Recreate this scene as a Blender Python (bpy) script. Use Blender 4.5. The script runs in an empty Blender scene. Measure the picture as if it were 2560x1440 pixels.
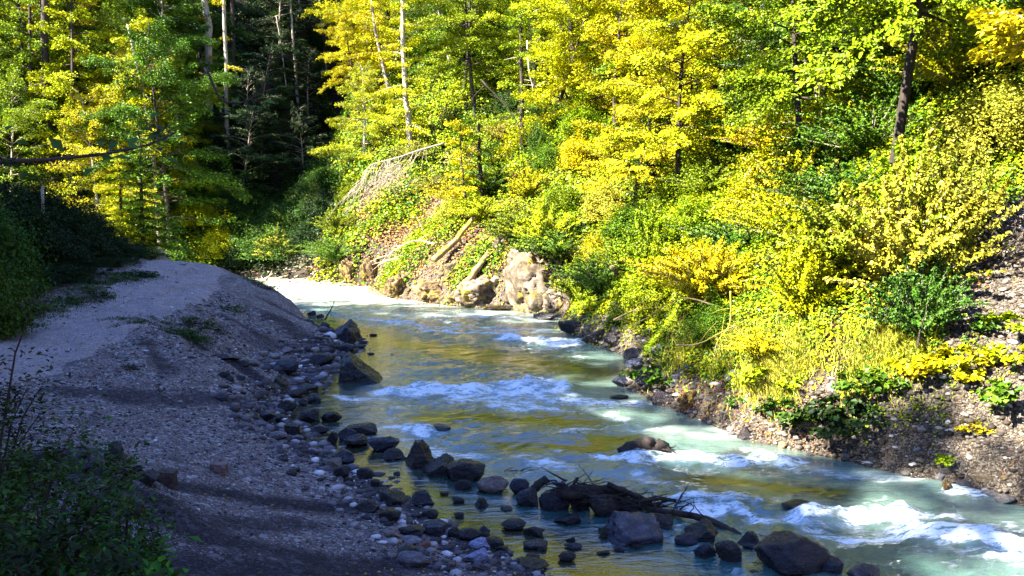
import bpy, math, random
import numpy as np
from mathutils import Vector

# ------------------------------------------------------------------ camera, sky, sun, exposure
S = bpy.context.scene
COL = S.collection
FPX = 2300.0                      # focal length in pixels of the 2560 px wide photograph
CAM_H = 4.5                       # metres above the water
PITCH = math.atan(200 / FPX)
cam_d = bpy.data.cameras.new('camera'); cam = bpy.data.objects.new('camera', cam_d); COL.objects.link(cam)
cam.location = (0, 0, CAM_H); cam.rotation_euler = (math.pi / 2 - PITCH, 0, 0)
cam_d.sensor_width = 36; cam_d.lens = 36 * FPX / 2560
cam_d.clip_start = 0.05; cam_d.clip_end = 600
cam_d.dof.use_dof = True; cam_d.dof.focus_distance = 22; cam_d.dof.aperture_fstop = 14
S.camera = cam

SUN_EL = math.radians(38)
SUN_H = (-0.902, -0.431)
SUN_V = Vector((SUN_H[0] * math.cos(SUN_EL), SUN_H[1] * math.cos(SUN_EL), math.sin(SUN_EL)))
W = bpy.data.worlds.new('World'); S.world = W; W.use_nodes = True
wn = W.node_tree.nodes; wl = W.node_tree.links
sky = wn.new('ShaderNodeTexSky'); sky.sky_type = 'NISHITA'; sky.sun_disc = False
sky.sun_elevation = SUN_EL; sky.sun_rotation = math.atan2(SUN_H[0], SUN_H[1]); sky.dust_density = 0.2; sky.ozone_density = 4.0
wn['Background'].inputs[1].default_value = 0.075
tint = wn.new('ShaderNodeMix'); tint.data_type = 'RGBA'; tint.blend_type = 'MULTIPLY'; tint.inputs[0].default_value = 1
tint.inputs[7].default_value = (.90, .92, 1.18, 1); wl.new(sky.outputs[0], tint.inputs[6]); wl.new(tint.outputs[2], wn['Background'].inputs[0])
sun_d = bpy.data.lights.new('sun', 'SUN'); sun_d.energy = 5.0; sun_d.angle = math.radians(0.5); sun_d.color = (1, 0.95, 0.85)
sun = bpy.data.objects.new('sun', sun_d); COL.objects.link(sun)
sun.rotation_euler = SUN_V.to_track_quat('Z', 'Y').to_euler(); sun.location = (-60, -30, 60)
S.view_settings.view_transform = 'Standard'; S.view_settings.look = 'None'
S.view_settings.exposure = 2.88; S.view_settings.gamma = 1
S.render.engine = 'CYCLES'
S.cycles.max_bounces = 6; S.cycles.diffuse_bounces = 1; S.cycles.glossy_bounces = 3; S.cycles.transmission_bounces = 3
S.cycles.sample_clamp_indirect = 6

rng = np.random.default_rng(7)

# ------------------------------------------------------------------ noise
def _hash(ix, iy, seed):
    h = (ix.astype(np.int64) * 374761393 + iy.astype(np.int64) * 668265263 + seed * 1442695041) & 0xffffffff
    h = ((h ^ (h >> 13)) * 1274126177) & 0xffffffff
    h = (h ^ (h >> 16)) & 0xffffff
    return h / float(0xffffff)
def vnoise(x, y, seed=0):
    x = np.asarray(x, float); y = np.asarray(y, float)
    ix = np.floor(x); iy = np.floor(y); fx = x - ix; fy = y - iy
    ux = fx * fx * fx * (fx * (fx * 6 - 15) + 10); uy = fy * fy * fy * (fy * (fy * 6 - 15) + 10)
    a = _hash(ix, iy, seed); b = _hash(ix + 1, iy, seed); c = _hash(ix, iy + 1, seed); d = _hash(ix + 1, iy + 1, seed)
    return (a * (1 - ux) + b * ux) * (1 - uy) + (c * (1 - ux) + d * ux) * uy
def fbm(x, y, seed=0, octv=4, gain=0.5):
    v = 0; a = 1; t = 0
    for i in range(octv):
        v = v + a * (vnoise(x * 2 ** i + 17.3 * i, y * 2 ** i - 9.1 * i, seed + i) - 0.5); t += a; a *= gain
    return v / t * 2          # about -1..1
def sst(a, b, x):
    t = np.clip((x - a) / (b - a), 0, 1); return t * t * (3 - 2 * t)

# ------------------------------------------------------------------ picture <-> world
CP, SP = math.cos(PITCH), math.sin(PITCH)
def ray(px, py):
    u = (px - 1280) / FPX; v = (720 - py) / FPX
    return np.array([u, CP + v * SP, -SP + v * CP])
def P(px, py, z=0.0):
    d = ray(px, py); t = (z - CAM_H) / d[2]; return np.array([d[0] * t, d[1] * t, z])
def proj(x, y, z):
    q = z - CAM_H; dep = y * CP - q * SP; up = y * SP + q * CP
    return 1280 + FPX * x / dep, 720 - FPX * up / dep, dep

# ------------------------------------------------------------------ shorelines (water level is z = 0)
Lsh = [(5, -12), (3.6, 0), (2.2, 7)] + [tuple(P(*p)[:2]) for p in
      [(1350, 1440), (1200, 1372), (1010, 1250), (905, 1185), (780, 1120), (720, 1075), (715, 1020), (770, 965),
       (840, 900), (895, 850)]] + [(-7.2, 34.5), (-10, 38.5), (-14.5, 42.5), (-22, 45), (-34, 46), (-60, 45), (-90, 42)]
Rsh = [(19, -12), (14, 2), (10.2, 10)] + [tuple(P(*p)[:2]) for p in
      [(2560, 1268), (2350, 1212), (2100, 1150), (1860, 1098), (1720, 1040), (1650, 1010), (1550, 965), (1590, 900),
       (1470, 858), (1395, 822), (1405, 795), (1300, 778), (1130, 765), (960, 742), (930, 716), (830, 711), (600, 697)]] + \
      [(-26, 58.5), (-45, 60), (-90, 58)]
Lsh = np.array(Lsh, float); Rsh = np.array(Rsh, float)
RIV = np.vstack([Lsh, Rsh[::-1]])
def pdist(x, y, pl):
    best = np.full(np.shape(x), 1e9)
    for (ax, ay), (bx, by) in zip(pl[:-1], pl[1:]):
        dx, dy = bx - ax, by - ay; L2 = dx * dx + dy * dy
        t = np.clip(((x - ax) * dx + (y - ay) * dy) / L2, 0, 1)
        best = np.minimum(best, np.hypot(x - ax - t * dx, y - ay - t * dy))
    return best
def inriver(x, y):
    c = np.zeros(np.shape(x), bool); n = len(RIV)
    for i in range(n):
        x1, y1 = RIV[i]; x2, y2 = RIV[(i + 1) % n]
        if y1 == y2: continue
        m = ((y1 > y) != (y2 > y)) & (x < (x2 - x1) * (y - y1) / (y2 - y1) + x1); c ^= m
    return c

# left bank: heights of known spots
ctl = []
for px, py, z in [(480, 1438, .9), (900, 1438, .35), (1100, 1400, .15), (450, 1300, .85), (900, 1300, .22), (300, 1130, 1.05), (700, 1150, .33),
                  (600, 1000, .55), (280, 960, 1.2), (100, 900, 1.5), (100, 1000, 1.35), (30, 840, 1.6), (250, 780, 1.75), (330, 820, 1.65), (500, 790, 1.5),
                  (480, 690, 2.05), (430, 645, 2.2), (590, 692, 1.6), (680, 735, 1.0), (640, 900, .3), (760, 778, .6), (60, 780, 1.9), (200, 720, 2.2), (340, 655, 2.3),
                  (560, 860, 1.0), (450, 880, 1.25), (520, 720, 1.9), (780, 1250, .25), (690, 820, .75)]:
    p = P(px, py, z); ctl.append((p[0], p[1], z))
ctl += [(0, 0, 2.6), (1.5, 0, 2.3), (-3, 0, 2.7), (-8, 0, 3.2), (-5, 7, 1.6), (-9, 8, 2.3), (-3.2, 5, 1.9), (0, 5, 1.5), (0.5, 8, .6), (-10, 12, 2.1), (-14, 20, 2.4), (-18, 30, 3.2), (-17, 36, 2.9), (-25, 38, 2.4),
        (-20, 42, 1.5), (-15, 10, 3), (-30, 20, 5), (-45, 40, 3), (-60, 10, 5), (-20, -10, 4), (-40, -10, 5), (-13, 44, .3), (-80, 40, 2), (-60, 43, 1)]
for x, y in Lsh[1:]: ctl.append((x, y, 0.0))
ctl = np.array(ctl)
def _phi(r2): return np.sqrt(r2 + 0.6)
_A = _phi((ctl[:, None, 0] - ctl[None, :, 0]) ** 2 + (ctl[:, None, 1] - ctl[None, :, 1]) ** 2)
_w = np.linalg.solve(_A, ctl[:, 2])
def rbf(x, y):
    z = np.zeros(np.shape(x))
    for (cx, cy, _), w in zip(ctl, _w): z = z + w * _phi((x - cx) ** 2 + (y - cy) ** 2)
    return z
# unseen wooded ridge on the left, crest shaped to keep sun off the near river
SH_B = [(16, -6), (13, 3), (9.6, 10), (6.9, 14.4), (3.7, 18.8), (2.3, 21.8), (2.4, 28), (2.2, 34), (-3, 40.2), (-9.5, 42.3), (-16, 44.5), (-26, 47)]
RD = 30.0
SHADE_RIDGE = np.array([(x + SUN_H[0] * RD, y + SUN_H[1] * RD) for x, y in SH_B])
BERM = [(*P(300, 1200, 1.1)[:2], .20, .4), (*P(200, 1190, 1.2)[:2], .18, .5), (*P(380, 1290, 1.0)[:2], .25, .6), (*P(120, 1230, 1.2)[:2], .3, .8)]
CLIFF = P(1345, 775)[:2]; CLIFF2 = P(900, 712)[:2]; CLIFF3 = P(1040, 755)[:2]
OVER = P(2500, 1250)[:2]
def height(x, y, fine=True):
    x = np.asarray(x, float); y = np.asarray(y, float)
    dL = pdist(x, y, Lsh); dR = pdist(x, y, Rsh); inr = inriver(x, y)
    d = np.minimum(dL, dR)
    zr = -0.55 * sst(0, 2.5, d) - 0.02
    # left land
    zl = np.maximum(rbf(x, y), 0.02 + 0.03 * np.minimum(dL, 8))
    zl = zl * sst(-.05, 0.8, dL) + 0.03
    if fine:
        zl = zl + 0.05 * fbm(x * 1.3, y * 1.3, 3, 4) * sst(0, 1, dL) + 0.012 * fbm(x * 7, y * 7, 5, 2)
        # erosion gullies on the bank slope
        slope = sst(0.5, 2.0, dL) * (1 - sst(4.5, 6, dL)) * sst(15, 20, y)
        zl = zl - 0.26 * slope * np.maximum(0, fbm(x * 0.5 + y * .9, x * 1.6 - y * .3, 21, 3))
    for bx, by, bh, br in BERM: zl = zl + bh * np.exp(-((x - bx) ** 2 + (y - by) ** 2) / br ** 2)
    q = pdist(x, y, SHADE_RIDGE)
    crest = 16.5 + 2.0 * fbm(x * .12, y * .12, 77, 3)
    zl = zl + crest * (1 - sst(1, 10, q))
    # right land
    gx, gy = -17.0, 57.0
    perp = (x - gx) * 0.995 + (y - gy) * 0.03
    gully = np.exp(-(perp / 4.2) ** 2) * sst(50, 56, y)
    far = sst(50, 60, y) * (x < -22)
    s = 0.84 - 0.52 * gully - 0.22 * far
    zr2 = 0.38 * sst(0, 0.5, dR) + .45 * sst(.7, 1.7, dR + .3 * fbm(x * .7, y * .7, 37, 3)) + s * np.maximum(dR - .2, 0)
    zr2 = zr2 + 0.9 * fbm(x * .16, y * .16, 31, 3) * sst(2, 9, dR) + 0.3 * fbm(x * .5, y * .5, 41, 3) * sst(.8, 4, dR)
    for C, a, r in ((CLIFF, 1.7, 2.3), (CLIFF2, 1.4, 2.0), (CLIFF3, .8, 2.0)):
        zr2 = zr2 + a * np.exp(-(((x - C[0]) ** 2 + (y - C[1]) ** 2) / r ** 2)) * sst(0.1, 1.0, dR)
    # earth step with an overhanging turf edge, high on the right
    st = np.exp(-((x - 12.6) / 1.6) ** 2 - ((y - 19.8) / 2.2) ** 2)
    zr2 = zr2 + 0.5 * st
    if fine:
        zr2 = zr2 + 0.10 * fbm(x * 1.8, y * 1.8, 51, 4) * sst(0.3, 1.5, dR) + 0.03 * fbm(x * 7, y * 7, 61, 2) * sst(0.1, .5, dR)
    zr2 = np.minimum(zr2, 60)
    z = np.where(inr, zr, np.where(dL < dR, zl, zr2))
    return z
GX0, GX1, GY0, GY1, GS = -75, 62, -14, 130, 0.25
_gx = np.arange(GX0, GX1 + GS, GS); _gy = np.arange(GY0, GY1 + GS, GS)
_GZ = height(*np.meshgrid(_gx, _gy))
def hz(x, y):
    x = np.clip(np.asarray(x, float), GX0, GX1 - .3); y = np.clip(np.asarray(y, float), GY0, GY1 - .3)
    fx = (x - GX0) / GS; fy = (y - GY0) / GS; i = fx.astype(int); j = fy.astype(int); u = fx - i; v = fy - j
    return (_GZ[j, i] * (1 - u) + _GZ[j, i + 1] * u) * (1 - v) + (_GZ[j + 1, i] * (1 - u) + _GZ[j + 1, i + 1] * u) * v
def hit(px, py, water=True, tmin=5):
    d = ray(px, py); t = np.arange(tmin, 140, 0.06)
    x = d[0] * t; y = d[1] * t; z = CAM_H + d[2] * t
    g = hz(x, y)
    if water: g = np.maximum(g, 0)
    k = np.argmax(z <= g)
    if z[k] > g[k]: k = len(t) - 1
    return np.array([x[k], y[k], g[k]])

# ------------------------------------------------------------------ mesh helpers
def tag(o, label=None, cat=None, group=None, kind=None):
    if label: o['label'] = label
    if cat: o['category'] = cat
    if group: o['group'] = group
    if kind: o['kind'] = kind
    return o
def mesh_obj(name, V, F, mat, parent=None, smooth=True, attrs=None, link=True):
    """V (n,3); F (m,3) or (m,4)"""
    me = bpy.data.meshes.new(name)
    V = np.ascontiguousarray(V, np.float32); F = np.ascontiguousarray(F, np.int32)
    k = F.shape[1]
    me.vertices.add(len(V)); me.vertices.foreach_set('co', V.ravel())
    me.loops.add(F.size); me.loops.foreach_set('vertex_index', F.ravel())
    me.polygons.add(len(F)); me.polygons.foreach_set('loop_start', np.arange(0, F.size, k, dtype=np.int32))
    try: me.polygons.foreach_set('loop_total', np.full(len(F), k, np.int32))
    except Exception: pass
    me.polygons.foreach_set('use_smooth', np.full(len(F), smooth))
    if attrs:
        for an, av in attrs.items():
            a = me.attributes.new(an, 'FLOAT', 'POINT'); a.data.foreach_set('value', np.ascontiguousarray(av, np.float32))
    me.update(calc_edges=True); me.validate()
    me.materials.append(mat)
    o = bpy.data.objects.new(name, me)
    if link: COL.objects.link(o)
    if parent: o.parent = parent
    return o
def empty(name, loc=(0, 0, 0), rz=0, scale=1.0, tilt=(0, 0)):
    o = bpy.data.objects.new(name, None); o.empty_display_size = .2; COL.objects.link(o)
    o.location = tuple(float(c) for c in loc); o.rotation_euler = (tilt[0], tilt[1], rz)
    o.scale = (scale,) * 3 if np.isscalar(scale) else tuple(scale); return o
class MB:
    def __init__(s): s.V = []; s.F = []; s.n = 0
    def add(s, V, F):
        s.V.append(np.asarray(V, float)); s.F.append(np.asarray(F, int) + s.n); s.n += len(V)
    def tube(s, pts, rad, sides=6, rough=0.0, seed=0):
        pts = np.asarray(pts, float); n = len(pts); rad = np.broadcast_to(np.asarray(rad, float), (n,))
        T = np.gradient(pts, axis=0); T /= np.linalg.norm(T, axis=1)[:, None] + 1e-9
        ref = np.array([0, 0, 1.]) if abs(T[0][2]) < .9 else np.array([1., 0, 0])
        A = np.cross(T, ref); A /= np.linalg.norm(A, axis=1)[:, None] + 1e-9; B = np.cross(T, A)
        th = np.arange(sides) * 2 * math.pi / sides
        r = rad[:, None] * np.ones(sides)
        if rough:
            r = r * (1 + rough * (np.random.default_rng(seed).random((n, sides)) - .5) * 2)
        V = pts[:, None, :] + r[..., None] * (np.cos(th)[None, :, None] * A[:, None, :] + np.sin(th)[None, :, None] * B[:, None, :])
        V = V.reshape(-1, 3); i = np.arange(n - 1)[:, None] * sides; j = np.arange(sides)[None, :]; j2 = (j + 1) % sides
        F = np.stack([i + j, i + j2, i + sides + j2, i + sides + j], -1).reshape(-1, 4)
        V = np.vstack([V, pts[0], pts[-1]]); a, b = len(V) - 2, len(V) - 1
        jj = np.arange(0, sides, 2)
        F = np.vstack([F, np.stack([np.full(len(jj), a), (jj + 2) % sides, (jj + 1) % sides, jj], -1),
                       np.stack([np.full(len(jj), b), (n - 1) * sides + jj, (n - 1) * sides + (jj + 1) % sides, (n - 1) * sides + (jj + 2) % sides], -1)])
        s.add(V, F)
    def build(s, name, mat, parent=None, smooth=True, link=True):
        return mesh_obj(name, np.vstack(s.V), np.vstack(s.F), mat, parent, smooth, link=link)
def leaf_mesh(C, N, D, ln, wd):
    """rhombic leaves: centre, normal, long axis"""
    N = N / (np.linalg.norm(N, axis=1)[:, None] + 1e-9)
    D = D - (D * N).sum(1)[:, None] * N; D /= np.linalg.norm(D, axis=1)[:, None] + 1e-9
    B = np.cross(N, D); ln = np.asarray(ln); wd = np.asarray(wd)
    ln = np.broadcast_to(ln, (len(C),))[:, None]; wd = np.broadcast_to(wd, (len(C),))[:, None]
    fold = N * wd * .22
    V = np.stack([C - D * ln * .5, C + B * wd * .5 + fold - D * ln * .05, C + D * ln * .5, C - B * wd * .5 + fold - D * ln * .05], 1).reshape(-1, 3)
    F = np.arange(len(C) * 4).reshape(-1, 4)
    return V, F
def leaf_obj(name, C, N, D, ln, wd, mat, parent=None, link=True):
    V, F = leaf_mesh(C, N, D, ln, wd); return mesh_obj(name, V, F, mat, parent, False, link=link)

# ------------------------------------------------------------------ materials
def newmat(name):
    m = bpy.data.materials.new(name); m.use_nodes = True; nt = m.node_tree
    for n in list(nt.nodes): nt.nodes.remove(n)
    out = nt.nodes.new('ShaderNodeOutputMaterial'); return m, nt, out
def nd(nt, t, **kw):
    n = nt.nodes.new(t)
    for k, v in kw.items():
        if k.startswith('i_'):
            key = k[2:]; key = int(key) if key.isdigit() else key.replace('_', ' ')
            n.inputs[key].default_value = v
        else: setattr(n, k, v)
    return n
def ramp(nt, fac, stops, interp='LINEAR'):
    r = nt.nodes.new('ShaderNodeValToRGB'); r.color_ramp.interpolation = interp; e = r.color_ramp.elements
    while len(e) < len(stops): e.new(0.5)
    for el, (p, c) in zip(e, stops): el.position = p; el.color = (*c, 1)
    nt.links.new(fac, r.inputs[0]); return r.outputs[0]
def mix(nt, fac, a, b, mode='MIX'):
    m = nt.nodes.new('ShaderNodeMix'); m.data_type = 'RGBA'; m.blend_type = mode; m.clamp_result = False
    for s, v in ((m.inputs[0], fac), (m.inputs[6], a), (m.inputs[7], b)):
        if isinstance(v, bpy.types.NodeSocket): nt.links.new(v, s)
        else: s.default_value = (*v, 1) if isinstance(v, tuple) else v
    return m.outputs[2]
def mth(nt, op, a, b=0.0, c=None):
    m = nt.nodes.new('ShaderNodeMath'); m.operation = op
    for s, v in zip(m.inputs, (a, b, c)):
        if v is None: continue
        if isinstance(v, bpy.types.NodeSocket): nt.links.new(v, s)
        else: s.default_value = v
    return m.outputs[0]
def noise(nt, vec, scale, detail=4, rough=.6, **k):
    n = nd(nt, 'ShaderNodeTexNoise'); n.inputs['Scale'].default_value = scale; n.inputs['Detail'].default_value = detail
    n.inputs['Roughness'].default_value = rough
    if vec: nt.links.new(vec, n.inputs['Vector'])
    return n.outputs[0]
def pos(nt): return nt.nodes.new('ShaderNodeNewGeometry').outputs['Position']
def objc(nt): return nt.nodes.new('ShaderNodeTexCoord').outputs['Object']

def leaf_material(name, trans=0.15, hue=0.03, gloss=0.018):
    m, nt, out = newmat(name)
    oi = nd(nt, 'ShaderNodeObjectInfo'); geo = nd(nt, 'ShaderNodeNewGeometry')
    r = geo.outputs['Random Per Island']
    hsv = nd(nt, 'ShaderNodeHueSaturation'); nt.links.new(oi.outputs['Color'], hsv.inputs['Color'])
    big = noise(nt, geo.outputs['Position'], 0.55, 3)
    h = mth(nt, 'ADD', mth(nt, 'MULTIPLY_ADD', r, hue * 1.6, 0.5 - hue * .8), mth(nt, 'MULTIPLY_ADD', big, 0.04, -0.02))
    nt.links.new(h, hsv.inputs['Hue'])
    nt.links.new(mth(nt, 'MULTIPLY_ADD', mth(nt, 'FRACT', mth(nt, 'MULTIPLY', r, 7.31)), 1.0, 0.42), hsv.inputs['Value'])
    d = nd(nt, 'ShaderNodeBsdfDiffuse'); t = nd(nt, 'ShaderNodeBsdfTranslucent'); g = nd(nt, 'ShaderNodeBsdfGlossy'); g.inputs['Roughness'].default_value = .45
    for n in (d, t): nt.links.new(hsv.outputs[0], n.inputs[0])
    m1 = nd(nt, 'ShaderNodeMixShader'); m1.inputs[0].default_value = trans
    nt.links.new(d.outputs[0], m1.inputs[1]); nt.links.new(t.outputs[0], m1.inputs[2])
    m2 = nd(nt, 'ShaderNodeMixShader'); m2.inputs[0].default_value = gloss
    nt.links.new(m1.outputs[0], m2.inputs[1]); nt.links.new(g.outputs[0], m2.inputs[2])
    nt.links.new(m2.outputs[0], out.inputs[0]); return m
LEAF = leaf_material('leaf')
LITTER = leaf_material('leaf_litter', trans=.1, hue=.05, gloss=.03)

def principled(nt, out, col, rough=.85, bump=None, strength=.5, dist=.02, spec=.3):
    b = nd(nt, 'ShaderNodeBsdfPrincipled')
    for key, v in (('Base Color', col), ('Roughness', rough)):
        if isinstance(v, bpy.types.NodeSocket): nt.links.new(v, b.inputs[key])
        else: b.inputs[key].default_value = (*v, 1) if isinstance(v, tuple) else v
    b.inputs['Specular IOR Level'].default_value = spec
    if bump is not None:
        bp = nd(nt, 'ShaderNodeBump'); bp.inputs['Strength'].default_value = strength; bp.inputs['Distance'].default_value = dist
        nt.links.new(bump, bp.inputs['Height']); nt.links.new(bp.outputs[0], b.inputs['Normal'])
    nt.links.new(b.outputs[0], out.inputs[0]); return b
def bark_material(name, c1, c2, moss=None):
    m, nt, out = newmat(name); v = objc(nt)
    mp = nd(nt, 'ShaderNodeMapping'); mp.inputs['Scale'].default_value = (1, 1, .25); nt.links.new(v, mp.inputs[0])
    n1 = noise(nt, mp.outputs[0], 9, 5, .7); c = ramp(nt, n1, [(.3, c1), (.68, c2)])
    if moss:
        n2 = noise(nt, v, 2.2, 3); c = mix(nt, ramp(nt, n2, [(.42, (0, 0, 0)), (.58, (1, 1, 1))]), c, moss)
    principled(nt, out, c, .85, n1, .7, .03); return m
BARK_PALE = bark_material('bark_pale', (.16, .12, .08), (.50, .42, .32))
BARK_DARK = bark_material('bark_dark', (.018, .013, .010), (.07, .05, .035))
BARK_MOSS = bark_material('bark_moss', (.12, .08, .04), (.35, .26, .15), (.30, .24, .02))
DEAD_PALE = bark_material('dead_wood_pale', (.28, .20, .13), (.62, .52, .40))
WET_WOOD = bark_material('wet_wood', (.008, .006, .006), (.05, .035, .028))

def rock_material(name, c1, c2, c3, rough=.7, tint=True, wet=False, moss=None):
    m, nt, out = newmat(name); v = objc(nt)
    oi = nd(nt, 'ShaderNodeObjectInfo')
    add = nd(nt, 'ShaderNodeVectorMath', operation='ADD'); nt.links.new(v, add.inputs[0])
    sc = nd(nt, 'ShaderNodeVectorMath', operation='SCALE'); sc.inputs[0].default_value = (13, 7, 5); nt.links.new(oi.outputs['Random'], sc.inputs['Scale'])
    nt.links.new(sc.outputs[0], add.inputs[1]); v = add.outputs[0]
    n1 = noise(nt, v, 2.3, 6, .65); n2 = noise(nt, v, 9, 5, .7)
    mp = nd(nt, 'ShaderNodeMapping'); mp.inputs['Rotation'].default_value = (.5, .3, .2); mp.inputs['Scale'].default_value = (.6, .6, 5); nt.links.new(v, mp.inputs[0])
    n3 = noise(nt, mp.outputs[0], 1.6, 4, .6)
    c = ramp(nt, n1, [(.32, c1), (.52, c2), (.72, c3)])
    c = mix(nt, mth(nt, 'MULTIPLY', ramp(nt, n3, [(.45, (0, 0, 0)), (.6, (1, 1, 1))]), .5), c, c1)
    c = mix(nt, .75, c, ramp(nt, n2, [(.3, (.45, .45, .45)), (.7, (1.45, 1.45, 1.45))]), 'MULTIPLY')
    if tint: c = mix(nt, 1.0, c, oi.outputs['Color'], 'MULTIPLY')
    if moss:
        nm = noise(nt, v, 1.7, 4, .7); c = mix(nt, ramp(nt, nm, [(.54, (0, 0, 0)), (.62, (1, 1, 1))]), c, moss)
    hgt = mth(nt, 'ADD', n2, mth(nt, 'MULTIPLY', n3, 1.2))
    b = principled(nt, out, c, ramp(nt, n2, [(.3, (.12, .12, .12)), (.7, (.42, .42, .42))]) if wet else rough, hgt, .55, .07, spec=.35)
    return m
ROCK_WET = rock_material('rock_wet', (.004, .004, .005), (.013, .0125, .016), (.042, .038, .042), wet=True)
ROCK_GREY = rock_material('rock_grey', (.09, .085, .09), (.20, .19, .20), (.34, .32, .31))
ROCK_PALE = rock_material('rock_pale', (.045, .03, .018), (.19, .15, .105), (.46, .40, .32), moss=(.30, .21, .02))

def ground_material(name, kind):
    m, nt, out = newmat(name); v = pos(nt)
    vo = nd(nt, 'ShaderNodeTexVoronoi'); vo.inputs['Scale'].default_value = 14; nt.links.new(v, vo.inputs['Vector'])
    vo2 = nd(nt, 'ShaderNodeTexVoronoi'); vo2.inputs['Scale'].default_value = 46; nt.links.new(v, vo2.inputs['Vector'])
    sep = nd(nt, 'ShaderNodeSeparateColor'); nt.links.new(vo2.outputs['Color'], sep.inputs[0])
    sep1 = nd(nt, 'ShaderNodeSeparateColor'); nt.links.new(vo.outputs['Color'], sep1.inputs[0])
    big = noise(nt, v, .35, 4, .6); mid = noise(nt, v, 2.4, 5, .65); finen = noise(nt, v, 60, 3, .7)
    if kind == 'gravel':
        c = ramp(nt, sep.outputs[0], [(0, (.06, .046, .043)), (.55, (.178, .138, .132)), (.92, (.28, .225, .215)), (1, (.58, .54, .55))])
        c = mix(nt, mth(nt, 'MULTIPLY', ramp(nt, sep1.outputs[1], [(.86, (0, 0, 0)), (.9, (1, 1, 1))]), .7), c, (.42, .40, .40))
        at = nd(nt, 'ShaderNodeAttribute'); at.attribute_name = 'shade_damp'
        c = mix(nt, at.outputs['Fac'], c, mix(nt, 1.0, c, (.11, .11, .17), 'MULTIPLY'))  # bluish darkening for the painted shade bands as well as wet gravel
        c = mix(nt, .8, c, ramp(nt, mid, [(.3, (.55, .55, .55)), (.7, (1.35, 1.33, 1.3))]), 'MULTIPLY')
        hgt = mth(nt, 'ADD', mth(nt, 'MULTIPLY', vo2.outputs['Distance'], -1.0), mth(nt, 'MULTIPLY', vo.outputs['Distance'], -.8)); st, di = .9, .03
    elif kind == 'path':
        c = ramp(nt, sep.outputs[0], [(0, (.17, .135, .13)), (.6, (.28, .228, .22)), (.95, (.36, .30, .285)), (1, (.50, .44, .42))])
        c = mix(nt, .9, c, ramp(nt, mid, [(.3, (.72, .72, .72)), (.7, (1.22, 1.2, 1.18))]), 'MULTIPLY')
        hgt = mth(nt, 'MULTIPLY', vo2.outputs['Distance'], -1.0); st, di = .5, .015
    else:     # soil of the slopes
        at = nd(nt, 'ShaderNodeAttribute'); at.attribute_name = 'scree'
        dark = ramp(nt, mid, [(.3, (.006, .004, .003)), (.55, (.022, .013, .007)), (.75, (.055, .032, .016))])
        pale = ramp(nt, sep.outputs[0], [(0, (.022, .016, .011)), (.5, (.072, .056, .040)), (1, (.22, .18, .14))])
        pale = mix(nt, .8, pale, ramp(nt, mid, [(.3, (.5, .5, .5)), (.7, (1.3, 1.28, 1.2))]), 'MULTIPLY')
        c = mix(nt, at.outputs['Fac'], dark, pale)
        hgt = mth(nt, 'ADD', mth(nt, 'MULTIPLY', vo.outputs['Distance'], -.8), mth(nt, 'MULTIPLY', finen, .5)); st, di = .9, .05
    principled(nt, out, c, .9, hgt, st, di, spec=.2); return m
GRAVEL = ground_material('gravel', 'gravel'); PATHM = ground_material('path_gravel', 'path'); SOIL = ground_material('slope_soil', 'soil')

# ------------------------------------------------------------------ terrain sheets
def axis(segs):
    out = [segs[0][0]]
    for a, b, s in segs: out += list(np.linspace(a, b, max(2, int(round((b - a) / s)) + 1))[1:])
    return np.array(out)
gx = axis([(-140, -75, 5), (-75, -34, 1.2), (-34, -15, .45), (-15, 14, .11), (14, 24, .35), (24, 130, 2.5)])
gy = axis([(-60, -14, 4), (-14, 5, .7), (5, 32, .11), (32, 62, .25), (62, 90, .7), (90, 180, 3)])
XX, YY = np.meshgrid(gx, gy); ZZ = height(XX, YY)
DLg = pdist(XX, YY, Lsh); DRg = pdist(XX, YY, Rsh); INg = inriver(XX, YY)
PATH_PX = [(-420, 980, 1.7), (-150, 925, 1.65), (90, 860, 1.6), (260, 785, 1.75), (400, 730, 1.95), (450, 695, 2.05), (455, 668, 2.15), (400, 644, 2.25)]
PATHC = np.array([P(*p)[:2] for p in PATH_PX] + [(-20, 44.5)])
def smooth_pl(pl, n=8):
    out = []
    p = np.vstack([pl[0], pl, pl[-1]])
    for i in range(1, len(p) - 2):
        for t in np.linspace(0, 1, n, endpoint=False):
            out.append(.5 * ((2 * p[i]) + (-p[i - 1] + p[i + 1]) * t + (2 * p[i - 1] - 5 * p[i] + 4 * p[i + 1] - p[i + 2]) * t * t + (-p[i - 1] + 3 * p[i] - 3 * p[i + 1] + p[i + 2]) * t ** 3))
    out.append(pl[-1]); return np.array(out)
PATHS = smooth_pl(PATHC)
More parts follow.
